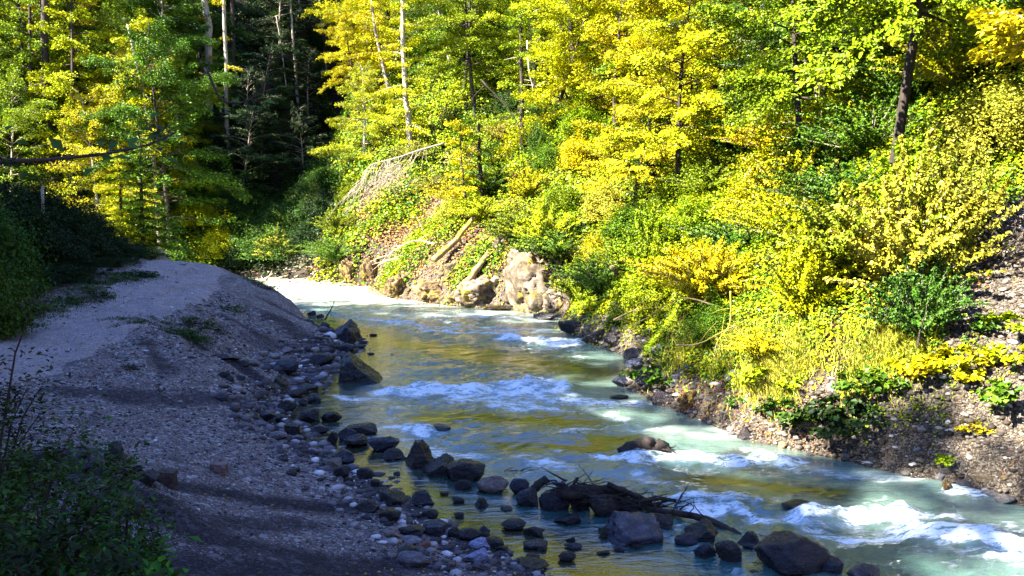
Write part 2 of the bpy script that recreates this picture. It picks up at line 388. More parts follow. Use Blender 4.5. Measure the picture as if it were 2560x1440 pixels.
# dark bands across the beach: soft shade painted into the gravel, plus slope streaks
SHADE_BANDS = []
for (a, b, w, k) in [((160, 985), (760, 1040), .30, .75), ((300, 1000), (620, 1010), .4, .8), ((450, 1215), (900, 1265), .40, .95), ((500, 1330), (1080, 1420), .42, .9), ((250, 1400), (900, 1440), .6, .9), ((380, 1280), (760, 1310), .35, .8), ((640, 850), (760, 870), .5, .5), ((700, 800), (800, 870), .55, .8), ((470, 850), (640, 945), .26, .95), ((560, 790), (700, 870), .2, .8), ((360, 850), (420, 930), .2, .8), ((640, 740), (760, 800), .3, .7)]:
    A = hit(*a)[:2]; B = hit(*b)[:2]; SHADE_BANDS.append((A, B, w, k))
def shade_damp(x, y):  # one mask for painted shade bands, the dark berm and the wet waterline
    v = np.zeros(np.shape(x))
    for A, B, w, k in SHADE_BANDS:
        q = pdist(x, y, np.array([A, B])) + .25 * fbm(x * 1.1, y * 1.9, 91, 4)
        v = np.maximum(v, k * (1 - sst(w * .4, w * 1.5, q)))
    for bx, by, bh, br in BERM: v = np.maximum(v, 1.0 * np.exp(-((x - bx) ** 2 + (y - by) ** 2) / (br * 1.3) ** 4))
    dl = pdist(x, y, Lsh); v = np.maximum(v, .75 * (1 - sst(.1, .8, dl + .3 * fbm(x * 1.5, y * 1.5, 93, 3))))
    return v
DP = shade_damp(XX, YY)
SCREE = []
for (px, py, r) in [(2150, 1120, .8), (2400, 1100, 1.2), (2330, 1010, .8), (2500, 1180, 1.3), (2480, 960, .8), (1760, 1030, .5), (2520, 700, 1.6), (2440, 780, 1.0), (770, 625, 1.8), (2030, 1010, .6),
                    (1240, 440, 1.0), (1000, 600, 2.2), (1100, 520, 1.8), (1100, 680, 1.6), (900, 560, 1.6),  (1180, 600, 1.6), (950, 470, 1.8)]:
    h = hit(px, py); SCREE.append((h[0], h[1], r))
def scree(x, y):
    v = np.zeros(np.shape(x)); n = .45 * fbm(x * .9, y * .9, 101, 4)
    for a, b, r in SCREE: v = np.maximum(v, 1 - sst(.5, 1.15, np.hypot(x - a, y - b) / r + n))
    dr = pdist(x, y, Rsh); v = np.maximum(v, (1 - sst(.35, .9, dr + n * .8)) * (y < 50))
    return v
SCg = scree(XX, YY)
ny, nx = XX.shape
idx = np.arange(ny * nx).reshape(ny, nx)
Fall = np.stack([idx[:-1, :-1], idx[:-1, 1:], idx[1:, 1:], idx[1:, :-1]], -1).reshape(-1, 4)
V3 = np.stack([XX, YY, ZZ], -1).reshape(-1, 3)
cxm = (XX[:-1, :-1] + XX[1:, 1:]).ravel() / 2; cym = (YY[:-1, :-1] + YY[1:, 1:]).ravel() / 2
fin = inriver(cxm, cym); fdl = pdist(cxm, cym, Lsh); fdr = pdist(cxm, cym, Rsh)
fleft = (fdl < fdr)
pd = pdist(cxm, cym, SHADE_RIDGE)
f_bed = fin; f_right = ~fin & ~fleft; f_ridge = ~fin & fleft & (pd < 9.5); f_grav = ~fin & fleft & ~f_ridge
def sub(name, mask, mat, attrs):
    F = Fall[mask]; u, inv = np.unique(F, return_inverse=True)
    o = mesh_obj(name, V3[u], inv.reshape(-1, 4), mat, attrs={k: a.ravel()[u] for k, a in attrs.items()}); tag(o, kind='structure'); return o
sub('riverbed', f_bed, GRAVEL, {'shade_damp': np.full_like(DP, .6)})
sub('hillside', f_right, SOIL, {'scree': SCg})
sub('ridge', f_ridge, SOIL, {'scree': SCg * 0})
sub('gravel_bank', f_grav, GRAVEL, {'shade_damp': DP})
# the walked path, a smoother sheet lying on the gravel
def path_sheet():
    c = PATHS; T = np.gradient(c, axis=0); T /= np.linalg.norm(T, axis=1)[:, None]; Nn = np.stack([-T[:, 1], T[:, 0]], -1)
    s = np.r_[0, np.cumsum(np.linalg.norm(np.diff(c, axis=0), axis=1))]; ss = np.arange(0, s[-1], .12)
    cx = np.interp(ss, s, c[:, 0]); cy = np.interp(ss, s, c[:, 1]); nx_ = np.interp(ss, s, Nn[:, 0]); ny_ = np.interp(ss, s, Nn[:, 1])
    w = np.interp(ss, s[[0, 16, 24, 32, 40, 56]], [1.5, 1.5, 1.45, 1.3, 1.4, 1.3])
    wl = w + .35 * fbm(ss * .7, ss * 0, 201, 4); wr = w + .35 * fbm(ss * .7, ss * 0 + 5, 203, 4)
    u = np.linspace(-1, 1, 29)
    off = np.where(u[None, :] < 0, u[None, :] * wl[:, None], u[None, :] * wr[:, None])
    X = cx[:, None] + nx_[:, None] * off; Y = cy[:, None] + ny_[:, None] * off
    Z = height(X, Y) + .014 - .03 * (np.abs(u)[None, :] > .99)
    n, k = X.shape; I = np.arange(n * k).reshape(n, k)
    F = np.stack([I[:-1, :-1], I[:-1, 1:], I[1:, 1:], I[1:, :-1]], -1).reshape(-1, 4)
    tag(mesh_obj('path', np.stack([X, Y, Z], -1).reshape(-1, 3), F, PATHM), kind='structure')
path_sheet()

# ------------------------------------------------------------------ river
def seg_w(x, y, a, b, sx):
    """soft closeness to the stroke a-b (pixels on the water), sx = half width in metres"""
    A = P(*a)[:2]; B = P(*b)[:2]; q = pdist(x, y, np.array([A, B])); return np.exp(-(q / sx) ** 2)
FOAM = [((940, 985), (1400, 985), .45, 1.0), ((1150, 1000), (1600, 1010), .6, .7), ((1260, 1015), (1400, 1030), .5, .45), ((1270, 850), (1440, 862), .5, 1.0), ((1180, 832), (1250, 836), .5, .8), ((900, 800), (1000, 808), .5, .6),
        ((1060, 828), (1160, 834), .45, .7), ((1540, 852), (1450, 850), .5, .5), ((960, 1070), (1060, 1085), .22, .8), ((1600, 1150), (1980, 1155), .28, 1.0), ((1480, 1140), (1600, 1165), .25, .8), ((1870, 1130), (1960, 1165), .22, .9), ((1700, 1280), (1820, 1275), .22, 1.0),
        ((1820, 1275), (1990, 1310), .22, 1.0), ((1990, 1310), (2240, 1290), .25, 1.0), ((2200, 1280), (2400, 1300), .25, .8), ((2050, 1330), (2300, 1360), .3, .7), ((2300, 1340), (2560, 1390), .35, 1.0), ((2340, 1225), (2450, 1245), .2, .8), ((2450, 1390), (2600, 1420), .3, .9),
        ((1600, 1200), (1700, 1230), .25, .45), ((900, 1090), (1000, 1100), .25, .45), ((1080, 1130), (1200, 1150), .3, .3), ((830, 990), (930, 1000), .3, .45), ((1440, 1080), (1700, 1078), .28, .35), ((2000, 1180), (2300, 1200), .3, .35),
        ((1350, 1160), (1450, 1180), .3, .3), ((1300, 980), (1420, 990), .3, 1.0), ((1500, 1040), (1560, 1060), .3, .35), ((1050, 820), (1500, 830), 1.2, .25), ((1000, 790), (1400, 800), 1.2, .25)]
WAVES = [((1000, 975), (1400, 972), .45, .10), ((1330, 975), (1400, 980), .35, .10), ((1700, 1262), (1820, 1262), .28, .10), ((1880, 1270), (2020, 1290), .35, .13), ((2020, 1300), (2250, 1280), .22, .10), ((2300, 1330), (2560, 1370), .3, .10), ((1600, 1145), (1960, 1150), .28, .07),
         ((1560, 1180), (1640, 1190), .4, .08), ((1040, 1080), (1140, 1075), .35, .07), ((1300, 1090), (1420, 1095), .5, .05), ((1270, 846), (1440, 856), .5, .10), ((2330, 1215), (2430, 1235), .25, .07)]
def river():
    gx = axis([(-75, -22, 1.0), (-22, -9, .16), (-9, 11, .065), (11, 20, .5)])
    ys = [9.0]
    while ys[-1] < 61: ys.append(ys[-1] + max(.055, .0042 * ys[-1]))
    gy = np.r_[np.arange(-12, 9, .8), ys]
    X, Y = np.meshgrid(gx, gy)
    dl = pdist(X, Y, Lsh); dr = pdist(X, Y, Rsh); inr = inriver(X, Y); dd = np.minimum(dl, dr)
    # flow runs roughly along -y and +x : stretched chop across it
    fl = sst(0, 2.5, np.minimum(dl * .7 + .3, dr * 1.5)); calm = np.where(dl < 2.2, .35, 1.0) * fl
    far = 1 - .75 * sst(40, 44, Y)
    a, b = X * .85 + Y * .53, -X * .53 + Y * .85
    rid = lambda n: 1 - np.abs(n) * 2
    Z = (.075 * fbm(a * .55, b * 1.1, 301, 4) + .045 * rid(fbm(a * 1.1 + 3, b * 2.3, 311, 3)) + .016 * rid(fbm(a * 3.5, b * 6.5, 321, 2))) * calm * far + .005 * fbm(a * 7, b * 11, 331, 2)
    foam = np.zeros_like(X)
    wx = X + .35 * fbm(X * 1.3, Y * 1.3, 391, 3); wy = Y + .35 * fbm(X * 1.3, Y * 1.3, 393, 3)
    for p, q, w, k in FOAM: foam = np.maximum(foam, k * seg_w(wx, wy, p, q, w * .62))
    for p, q, w, k in WAVES: Z += 1.3 * k * seg_w(X, Y, p, q, w) * (1 + .8 * fbm(X * 2.2, Y * 2.2, 341, 3))
    Z += foam * .10 * np.maximum(-.2, fbm(X * 5, Y * 5, 345, 3))
    n = fbm(a * 1.6, b * 3.2, 351, 5, .6)
    foam = foam * np.clip(.8 + .9 * n, .1, 1.3) + .35 * sst(.34, .7, n + .5 * fbm(X * .3, Y * .3, 361, 2)) * fl * far
    foam = np.clip(foam + .4 * sst(.12, .22, Z) * far * fl, 0, 1)
    keep = (inr | (dd < .5))
    n_, k_ = X.shape; I = np.arange(n_ * k_).reshape(n_, k_)
    F = np.stack([I[:-1, :-1], I[:-1, 1:], I[1:, 1:], I[1:, :-1]], -1).reshape(-1, 4)
    kf = keep[:-1, :-1].ravel() & keep[1:, 1:].ravel() & keep[1:, :-1].ravel() & keep[:-1, 1:].ravel(); F = F[kf]
    u, inv = np.unique(F, return_inverse=True)
    shal = 1 - sst(.3, 2.2, dl + .5 * fbm(X * .6, Y * .6, 371, 3)); shal = shal * (Y < 40)
    calmp = np.zeros_like(X)
    for p, q, w in (((1080, 1045), (1420, 1052), .7), ((1120, 880), (1500, 930), 1.3), ((960, 1205), (1100, 1240), .35), ((1250, 1340), (1500, 1425), .5), ((1500, 1110), (1560, 1100), .4), ((1250, 1110), (1500, 1120), .35), ((1750, 1200), (2100, 1235), .4), ((1000, 860), (1200, 880), .9), ((1900, 1095), (2060, 1120), .5)): calmp = np.maximum(calmp, seg_w(wx, wy, p, q, w))
    Z = Z * (1 - .55 * calmp); foam = foam * (1 - .8 * calmp); shal = np.maximum(shal, calmp)
    m, nt, out = newmat('river_water'); v = pos(nt)
    fa = nd(nt, 'ShaderNodeAttribute'); fa.attribute_name = 'foam'; sa = nd(nt, 'ShaderNodeAttribute'); sa.attribute_name = 'shallow'
    mp = nd(nt, 'ShaderNodeMapping'); mp.inputs['Rotation'].default_value = (0, 0, -.2); mp.inputs['Scale'].default_value = (.6, 1.5, 1); nt.links.new(v, mp.inputs[0])
    n1 = noise(nt, mp.outputs[0], 2.6, 5, .62); n2 = noise(nt, mp.outputs[0], 11, 3, .6); nf = noise(nt, mp.outputs[0], 9, 8, .8); nb = noise(nt, mp.outputs[0], .8, 3)
    c = ramp(nt, nb, [(.35, (.018, .066, .072)), (.65, (.036, .105, .092))])
    la = nd(nt, 'ShaderNodeAttribute'); la.attribute_name = 'sun_silt'; c = mix(nt, la.outputs['Fac'], c, (.52, .62, .45))
    c = mix(nt, sa.outputs['Fac'], c, (.035, .035, .018))
    mp2 = nd(nt, 'ShaderNodeMapping'); mp2.inputs['Rotation'].default_value = (0, 0, -.35); mp2.inputs['Scale'].default_value = (.35, 1.6, 1.5); nt.links.new(v, mp2.inputs[0])
    nf2 = noise(nt, mp2.outputs[0], 5.5, 7, .8)
    nsum = mth(nt, 'MULTIPLY_ADD', nf, .9, mth(nt, 'MULTIPLY', nf2, 1.1))          # about 0.6 .. 1.4
    aer = mth(nt, 'MULTIPLY', fa.outputs['Fac'], mth(nt, 'MULTIPLY_ADD', nf2, 1.6, .1))
    c = mix(nt, ramp(nt, aer, [(.18, (0, 0, 0)), (1.0, (1, 1, 1))]), c, (.16, .29, .25))
    ff = mth(nt, 'MULTIPLY', mth(nt, 'POWER', fa.outputs['Fac'], .7), mth(nt, 'MULTIPLY_ADD', nsum, 4.6, -3.9))
    ff = ramp(nt, ff, [(.12, (0, 0, 0)), (.62, (1, 1, 1))])
    c = mix(nt, ff, c, (.80, .84, .86))
    rgh = mth(nt, 'MULTIPLY_ADD', ff, .6, .04)
    b = principled(nt, out, c, rgh, mth(nt, 'ADD', n1, mth(nt, 'MULTIPLY', n2, .12)), .5, .16, spec=.5)
    b.inputs['IOR'].default_value = 1.85; b.inputs['Specular IOR Level'].default_value = .9
    bn = b.inputs['Normal'].links[0].from_node; nt.links.new(mth(nt, 'MULTIPLY_ADD', sa.outputs['Fac'], -.34, .46), bn.inputs['Strength'])
    sun_silt = np.maximum(sst(40.5, 43, Y + 1.2 * fbm(X * .3, Y * .5, 381, 3)), np.zeros_like(X))  # milky silt plus sunlit brightness painted into the water colour
    sun_silt = np.maximum(sun_silt, .18 * (1 - sst(1.0, 4.5, dr + fbm(X * .4, Y * .4, 385, 3))) * (Y < 60)); sun_silt = np.maximum(sun_silt, .30 * sst(33, 40, Y))
    for p, q, w_, k_2 in (((1600, 1078), (1850, 1082), .55, .9), ((2150, 1185), (2420, 1215), .35, .7), ((1150, 785), (1400, 790), 1.6, .9), ((1950, 1160), (2200, 1190), .4, .4)): sun_silt = np.maximum(sun_silt, k_2 * seg_w(X, Y, p, q, w_))
    o = mesh_obj('river', np.stack([X, Y, Z], -1).reshape(-1, 3)[u], inv.reshape(-1, 4), m, attrs={'foam': foam.ravel()[u], 'shallow': shal.ravel()[u], 'sun_silt': sun_silt.ravel()[u]})
    tag(o, kind='structure')
river()

# ------------------------------------------------------------------ labels that single out
LAND = [(893, 920, 'the big pointed black boulder'), (858, 830, 'the tilted slab boulder'), (1048, 1140, 'the brown sided pyramid boulder'), (1592, 1345, 'the broad blue grey flat boulder'),
        (2000, 1400, 'the huge dark boulder'), (1500, 1240, 'the driftwood heap'), (729, 1080, 'the square cut block'), (545, 1175, 'the lone reddish block on the path'),
        (1605, 1120, 'the wet snag in the rapids'), (1340, 710, 'the pale cliff face'), (985, 430, 'the fallen branch with hanging twigs'), (1140, 600, 'the mossy leaning log'), (1015, 200, 'the tall pale trunk'),
        (680, 250, 'the dark gully'), (455, 660, 'the white stone on the path'), (2490, 600, 'the eroded turf edge'), (2490, 710, 'the upper scree patch'), (2330, 1080, 'the bare scree slope'),
        (1900, 430, 'the root clump'), (1780, 350, 'the dark twin trunks'), (2170, 120, 'the white birch stems'), (1727, 1000, 'the orange mossed rock'), (2372, 1220, 'the brown stone at the right waterline'),
        (120, 250, 'the dark trunks at the left edge'), (390, 530, 'the small green spruce'), (108, 510, 'the pale post'), (900, 690, 'the mossy rock stubs'), (1300, 200, 'the ivy clad straight trunk'), (2460, 200, 'the orange beech at the right edge'),
        (590, 640, 'the bend of the far river'), (1620, 270, 'the rust red spray'), (1480, 830, 'the dark undercut bank'), (2100, 1000, 'the dark green fern clump'), (2250, 600, 'the big pale hazel bush')]
_used = {}
ORD = ['', 'second ', 'third ', 'fourth ', 'fifth ', 'sixth ', 'seventh ', 'eighth ', 'ninth ', 'tenth ', 'eleventh ', 'twelfth ', 'thirteenth ', 'fourteenth ', 'fifteenth ', 'sixteenth ', 'seventeenth ', 'eighteenth ', 'nineteenth ', 'twentieth ']
def where(look, px, py):
    k = min(LAND, key=lambda l: (l[0] - px) ** 2 + (l[1] - py) ** 2 * 1.3); dx, dy = px - k[0], py - k[1]; r = math.hypot(dx, dy)
    if abs(dx) > 2 * abs(dy): d = 'left of' if dx < 0 else 'right of'
    elif abs(dy) > 2 * abs(dx): d = 'above' if dy < 0 else 'below'
    else: d = ('upper' if dy < 0 else 'lower') + (' left of' if dx < 0 else ' right of')
    how = 'right beside, ' if r < 55 else ('close by, ' if r < 130 else ('some way off, ' if r < 260 else 'far off, '))
    return [look, d + ' ' + k[2], r]
PENDING = []
def auto_label(o, look, px, py): PENDING.append((o, look, px, py))
def finish_labels():
    groups = {}
    for o, look, px, py in PENDING:
        a, b, r = where(look, px, py); groups.setdefault((a, b), []).append((r, o))
    for (a, b), L in groups.items():
        L.sort(key=lambda t: t[0])
        for i, (r, o) in enumerate(L):
            if len(L) == 1: o['label'] = f'{a} {b}'
            elif i == 0: o['label'] = f'{a} {b}, nearest'
            elif i < 20: o['label'] = f'{a} {b}, {ORD[i]}nearest'
            else: o['label'] = f'{a} {b}, among the farthest'

# ------------------------------------------------------------------ plants
GOLD = 2.399963
def beech_parts(seed, H, base, spread, nb, dens=26, leaf=.10, droop=.25, lean=(0, 0), trunk_r=None, flat=.06):
    r = np.random.default_rng(seed); wood = MB(); limbs = MB()
    n = 9; t = np.linspace(0, 1, n)
    tp = np.stack([lean[0] * t ** 1.4 * H + .12 * H * .1 * np.sin(t * 5 + seed), lean[1] * t ** 1.4 * H + .012 * H * np.cos(t * 4 + seed), t * H], -1); tp -= tp[0]
    r0 = trunk_r or .011 * H + .02
    wood.tube(np.vstack([tp[0] - [0, 0, .5], tp]), np.r_[r0 * 1.3, r0 * (1 - .85 * t)], 8, .06, seed)
    C = []; N = []; D = []
    az = r.random() * 6.28
    for b in range(nb):
        hf = base + (1 - base) * ((b + .5) / nb) ** .95
        az += GOLD + r.normal() * .3
        rel = (hf - base) / (1 - base)
        lobe = .62 + .55 * vnoise(np.array(az * .8 + 30), np.array(hf * 5.0), seed)
        L = spread * (max(0, 1 - rel ** 3.2) ** .5 * .9 + .14) * r.uniform(.45, 1.2) * lobe * 1.12
        if r.random() < .12: L *= 1.45
        hf = min(1, hf + r.normal(0, .02)); s = np.array([np.interp(hf, t, tp[:, i]) for i in range(3)])
        el = .12 + .9 * rel ** 1.6 + r.normal() * .22
        m = 6; u = np.linspace(0, 1, m)
        dirh = np.array([math.cos(az), math.sin(az)])
        pts = np.zeros((m, 3)); pts[:, :2] = s[:2] + np.outer(u * L * math.cos(el), dirh) + np.cumsum(r.normal(0, .04 * L, (m, 2)), 0) * u[:, None]
        pts[:, 2] = s[2] + L * math.sin(el) * u - droop * L * u ** 2.2 + r.normal(0, .03 * L, m) * u
        limbs.tube(pts, r0 * .32 * (1 - .85 * u) * (1 - .6 * rel) + .004, 4)
        ns = max(3, int(L * 4.2))
        for k in range(ns):
            tt = .22 + .78 * (k + r.random()) / ns; side = 1 if k % 2 else -1
            sp = np.array([np.interp(tt, u, pts[:, i]) for i in range(3)])
            a2 = az + side * r.uniform(.45, 1.15) * (1.05 - .5 * tt); ls = max(.22, .46 * L * (1.1 - .75 * tt)) * r.uniform(.6, 1.2)
            e2 = r.normal(-.05, .14)
            dv = np.array([math.cos(a2) * math.cos(e2), math.sin(a2) * math.cos(e2), math.sin(e2)])
            if ls > .35: limbs.tube([sp, sp + dv * ls * .5, sp + dv * ls - [0, 0, .06 * ls]], [.008, .006, .003], 3)
            nl = max(4, int(ls * dens)); w = r.random(nl)
            c = sp + dv * (w * ls)[:, None]; wdt = .10 + .16 * ls * np.sin(np.pi * np.clip(w * .9 + .1, 0, 1))
            perp = np.array([-dv[1], dv[0], 0]); off = r.uniform(-1, 1, nl)
            c = c + perp * (off * wdt)[:, None]; c[:, 2] += r.normal(0, flat, nl) - .05 * ls * w - .05 * np.abs(off)
            C.append(c); D.append(dv + perp * (off * 1.1)[:, None] + r.normal(0, .25, (nl, 3)))
            N.append(np.array([0, 0, .9]) + np.array([dirh[0], dirh[1], 0]) * .5 + r.normal(0, .5, (nl, 3)))
    C = np.vstack(C); N = np.vstack(N); D = np.vstack(D); sz = leaf * r.uniform(.55, 1.45, len(C))
    return wood, limbs, C, N, D, sz
def shrub_parts(seed, R, Hh, nleaf, leaf, nstem=14, clumps=40, upright=.5):
    r = np.random.default_rng(seed); st = MB()
    dirs = r.normal(size=(clumps, 3)); dirs[:, 2] = np.abs(dirs[:, 2]) * .9; dirs /= np.linalg.norm(dirs, axis=1)[:, None]
    rad = r.uniform(.45, 1.0, clumps) ** .6
    rad = np.where(r.random(clumps) < .18, rad * 1.35, rad) * (.75 + .5 * vnoise(dirs[:, 0] * 2 + 9, dirs[:, 1] * 2 + dirs[:, 2] * 2, seed))
    cc = dirs * rad[:, None] * [R, R, Hh]; cc[:, 2] += .04 * Hh
    for k in range(min(nstem, clumps)):
        e = cc[k]; st.tube([[0, 0, -.15], [e[0] * .25, e[1] * .25, e[2] * .45], [e[0] * .6, e[1] * .6, e[2] * .8], e], [.02, .014, .009, .004], 4)
    w = r.uniform(.5, 1.4, clumps); w /= w.sum(); k = r.choice(clumps, nleaf, p=w)
    off = r.normal(size=(nleaf, 3)) * [R * .15, R * .15, Hh * .10] * r.uniform(.4, 1.4, clumps)[k][:, None]
    C = cc[k] + off; C[:, 2] = np.maximum(C[:, 2], .03 + .05 * r.random(nleaf))
    N = dirs[k] * .5 + np.array([0, 0, .8]) + r.normal(0, .5, (nleaf, 3)); D = dirs[k] + r.normal(0, .6, (nleaf, 3))
    return st, C, N, D, leaf * r.uniform(.65, 1.3, nleaf)
def shoot_parts(seed, R, Hh, nst, leaf, per=62, arch=.5):
    r = np.random.default_rng(seed); st = MB(); C = []; N = []; D = []
    for k in range(nst):
        az = r.random() * 6.28; lean = r.random() ** .7; h = Hh * r.uniform(.45, 1.1) * (1 - .45 * lean); rr_ = R * lean * r.uniform(.6, 1.2)
        dv = np.array([math.cos(az), math.sin(az)]); u = np.linspace(0, 1, 7)
        p = np.c_[np.outer(u ** 1.3 * rr_, dv), h * (u * (1 + arch * lean) - arch * lean * u ** 2.4)] + np.cumsum(r.normal(0, .02, (7, 3)), 0); p[0, 2] = -.15
        st.tube(p, .013 * (1 - .8 * u) + .002, 4)
        L = np.linalg.norm(np.diff(p, axis=0), axis=1).sum(); n = int(per * L); w = .12 + .88 * r.random(n) ** .8; c = np.stack([np.interp(w, u, p[:, i]) for i in range(3)], -1)
        side = r.normal(size=(n, 3)) * [1, 1, .5]; side /= np.linalg.norm(side, axis=1)[:, None]; off = r.random(n) * (.05 + .16 * (1 - w)) * 1.2
        c = c + side * off[:, None]; c[:, 2] = np.maximum(c[:, 2], .02)
        C.append(c); D.append(side + np.r_[dv, .2] * .7); N.append(np.r_[dv * .4, .9] + r.normal(0, .5, (n, 3)))
    C = np.vstack(C); return st, C, np.vstack(N), np.vstack(D), leaf * r.uniform(.55, 1.4, len(C))
def spruce_parts(seed, H, R, tiers=16):
    r = np.random.default_rng(seed); wood = MB(); limbs = MB(); wood.tube([[0, 0, -.4], [0, 0, H * .5], [0, 0, H]], [.02 * H, .012 * H, .004], 6)
    C = []; N = []; D = []
    for i in range(tiers):
        f = i / (tiers - 1); z = H * (.06 + .92 * f); L0 = R * (1 - f) ** .85 + .1
        for k in range(int(5 + 5 * (1 - f))):
            a = r.random() * 6.28; L = L0 * r.uniform(.75, 1.1); dv = np.array([math.cos(a), math.sin(a), -.18]); pp = np.array([-dv[1], dv[0], 0])
            limbs.tube([[0, 0, z], dv * L + [0, 0, z]], [.01, .003], 3)
            n = int(L * 60) + 8; w = r.random(n); o = r.uniform(-1, 1, n)
            c = np.array([0, 0, z]) + dv * (w * L)[:, None] + pp * (o * .28 * L * (1 - w * .7))[:, None]; c[:, 2] += r.normal(0, .03, n) - .06 * np.abs(o)
            C.append(c); D.append(dv + pp * (o)[:, None] * 1.2); N.append(np.array([0, 0, 1.]) + r.normal(0, .35, (n, 3)))
    C = np.vstack(C); return wood, limbs, C, np.vstack(N), np.vstack(D), r.uniform(.09, .17, len(C))

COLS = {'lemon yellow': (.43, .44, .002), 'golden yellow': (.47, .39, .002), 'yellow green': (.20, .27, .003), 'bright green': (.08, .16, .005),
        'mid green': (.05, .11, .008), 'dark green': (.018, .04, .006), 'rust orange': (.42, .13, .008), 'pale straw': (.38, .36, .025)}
def part_data(fn):
    return fn
PROTO = {}
def proto_tree(key, barkm, *a, **k):
    w, l, C, N, D, sz = beech_parts(*a, **k)
    PROTO[key] = [w.build('trunk', barkm, link=False), l.build('branches', barkm, link=False), leaf_obj('crown', C, N, D, sz, sz * .62, LEAF, link=False)]
def proto_shrub(key, barkm, *a, asp=.66, **k):
    st, C, N, D, sz = shrub_parts(*a, **k)
    PROTO[key] = [st.build('stems', barkm, link=False), leaf_obj('foliage', C, N, D, sz, sz * asp, LEAF, link=False)]
proto_tree('beech_a', BARK_PALE, 11, 10, .05, 3.0, 62, dens=66, leaf=.12, flat=.10, lean=(-.08, -.05))
proto_tree('beech_b', BARK_PALE, 12, 12, .12, 3.4, 62, dens=66, leaf=.12, flat=.10, lean=(.08, 0))
proto_tree('beech_c', BARK_DARK, 13, 9, .05, 2.9, 62, dens=66, leaf=.12, flat=.10, lean=(.02, -.12))
proto_tree('beech_d', BARK_DARK, 14, 11, .15, 3.3, 62, dens=66, leaf=.12, flat=.10, lean=(-.13, -.04))
proto_tree('beech_e', BARK_PALE, 21, 9, .02, 3.6, 54, dens=66, leaf=.12, lean=(-.18, -.10), flat=.08)
proto_tree('beech_f', BARK_DARK, 22, 12, .30, 3.6, 50, dens=64, leaf=.125, lean=(.10, -.12), flat=.08)
proto_tree('tall', BARK_DARK, 15, 18, .25, 2.8, 60, dens=56, leaf=.15, flat=.09)
proto_tree('sapling', BARK_PALE, 16, 5, .08, 1.6, 32, dens=44, leaf=.085)
proto_tree('sapling2', BARK_DARK, 17, 6, .12, 1.9, 32, dens=44, leaf=.09)
proto_tree('bare', BARK_PALE, 18, 15, .35, 1.6, 16, dens=9, leaf=.11)
proto_shrub('shrub_a', BARK_DARK, 31, 1.2, 1.3, 15000, .068, clumps=110)
proto_shrub('shrub_b', BARK_DARK, 32, 1.0, 1.6, 13000, .070, clumps=64)
proto_shrub('shrub_c', BARK_PALE, 33, 1.4, 1.1, 14000, .066, clumps=80)
def proto_shoot(key, barkm, *a, asp=.62, **k):
    st, C, N, D, sz = shoot_parts(*a, **k); PROTO[key] = [st.build('stems', barkm, link=False), leaf_obj('foliage', C, N, D, sz, sz * asp, LEAF, link=False)]
proto_shoot('shoot_a', BARK_PALE, 51, 1.7, 1.9, 95, .075, per=95)
proto_shoot('shoot_b', BARK_DARK, 52, 1.3, 2.4, 80, .08, per=90, arch=.35)
proto_shoot('shoot_c', BARK_PALE, 53, 2.1, 1.5, 110, .07, per=95, arch=.7)
proto_shrub('herb', BARK_DARK, 34, .55, .40, 420, .12, clumps=22, nstem=10, asp=.85)
proto_shrub('herb_fine', BARK_DARK, 35, .5, .32, 800, .06, clumps=26, nstem=10, asp=.6)
w, l, C, N, D, sz = spruce_parts(41, 4.5, 1.5)
PROTO['spruce'] = [w.build('trunk', BARK_DARK, link=False), l.build('branches', BARK_DARK, link=False), leaf_obj('crown', C, N, D, sz, sz * .3, LEAF, link=False)]
def plant(key, name, cat, x, y, colour, scale=1.0, rz=None, group=None, look=None, label=None, z=None, tilt=(0, 0), sink=.05):
    z = hz(x, y) - sink if z is None else z
    if not np.isscalar(scale): scale = tuple(float(s) for s in scale)
    e = empty(name, (x, y, float(z)), rng.random() * 6.28 if rz is None else rz, scale, tilt)
    base = COLS[colour] if isinstance(colour, str) else colour
    for src in PROTO[key]:
        c = src.copy(); COL.objects.link(c); c.parent = e
        j = rng.uniform(.78, 1.15); k = rng.uniform(.95, 1.05); c.color = (base[0] * j / k, base[1] * j * k, base[2], 1)
    tag(e, label, cat, group)
    if not label:
        hgt = {'beech_a': 6, 'beech_b': 8, 'beech_c': 6, 'beech_d': 7, 'tall': 10, 'bare': 8, 'sapling': 2.5, 'sapling2': 3}.get(key, .5) * (scale if np.isscalar(scale) else scale[2])
        u, v, _ = proj(x, y, float(z) + hgt); auto_label(e, look, min(2560, max(0, u)), min(1440, max(0, v)))
    return e

# world-space planting of the right hillside ---------------------------------
def scatter(xmin, xmax, ymin, ymax, spacing, cond, tries=9000, seed=1, existing=None):
    r = np.random.default_rng(seed); pts = list(existing or []); out = []
    X = r.uniform(xmin, xmax, tries); Y = r.uniform(ymin, ymax, tries); ok = cond(X, Y)
    for x, y in zip(X[ok], Y[ok]):
        s = spacing(x, y)
        if all((x - a) ** 2 + (y - b) ** 2 > s * s for a, b in pts): pts.append((x, y)); out.append((x, y))
    return out
def on_right(x, y, d0=0, d1=99):
    inr = inriver(x, y); dr = pdist(x, y, Rsh); dl = pdist(x, y, Lsh); return ~inr & (dr < dl) & (dr > d0) & (dr < d1)
def in_view(x, y, top=-250, side=150):
    u, v, dep = proj(x, y, hz(x, y)); return (u > -side) & (u < 2560 + side) & (v > top) & (dep > 5)
def gully_mask(x, y, m=0):
    u, v, dep = proj(x, y, hz(x, y) + 5); return (u > 515 - m) & (u < 815 + m) & (y > 50)
def open_right(x, y):
    u, v, dep = proj(x, y, hz(x, y)); return (u > 1620) & (v > 700 + np.abs(u - 2100) * .25) & (dep < 40)
def bare_right(x, y):
    """the open lower slope on the near right that carries herbs and no trees"""
    u, v, dep = proj(x, y, hz(x, y)); return (u > 1620) & (v > 420 + (2560 - u) * .25) & (dep < 40)
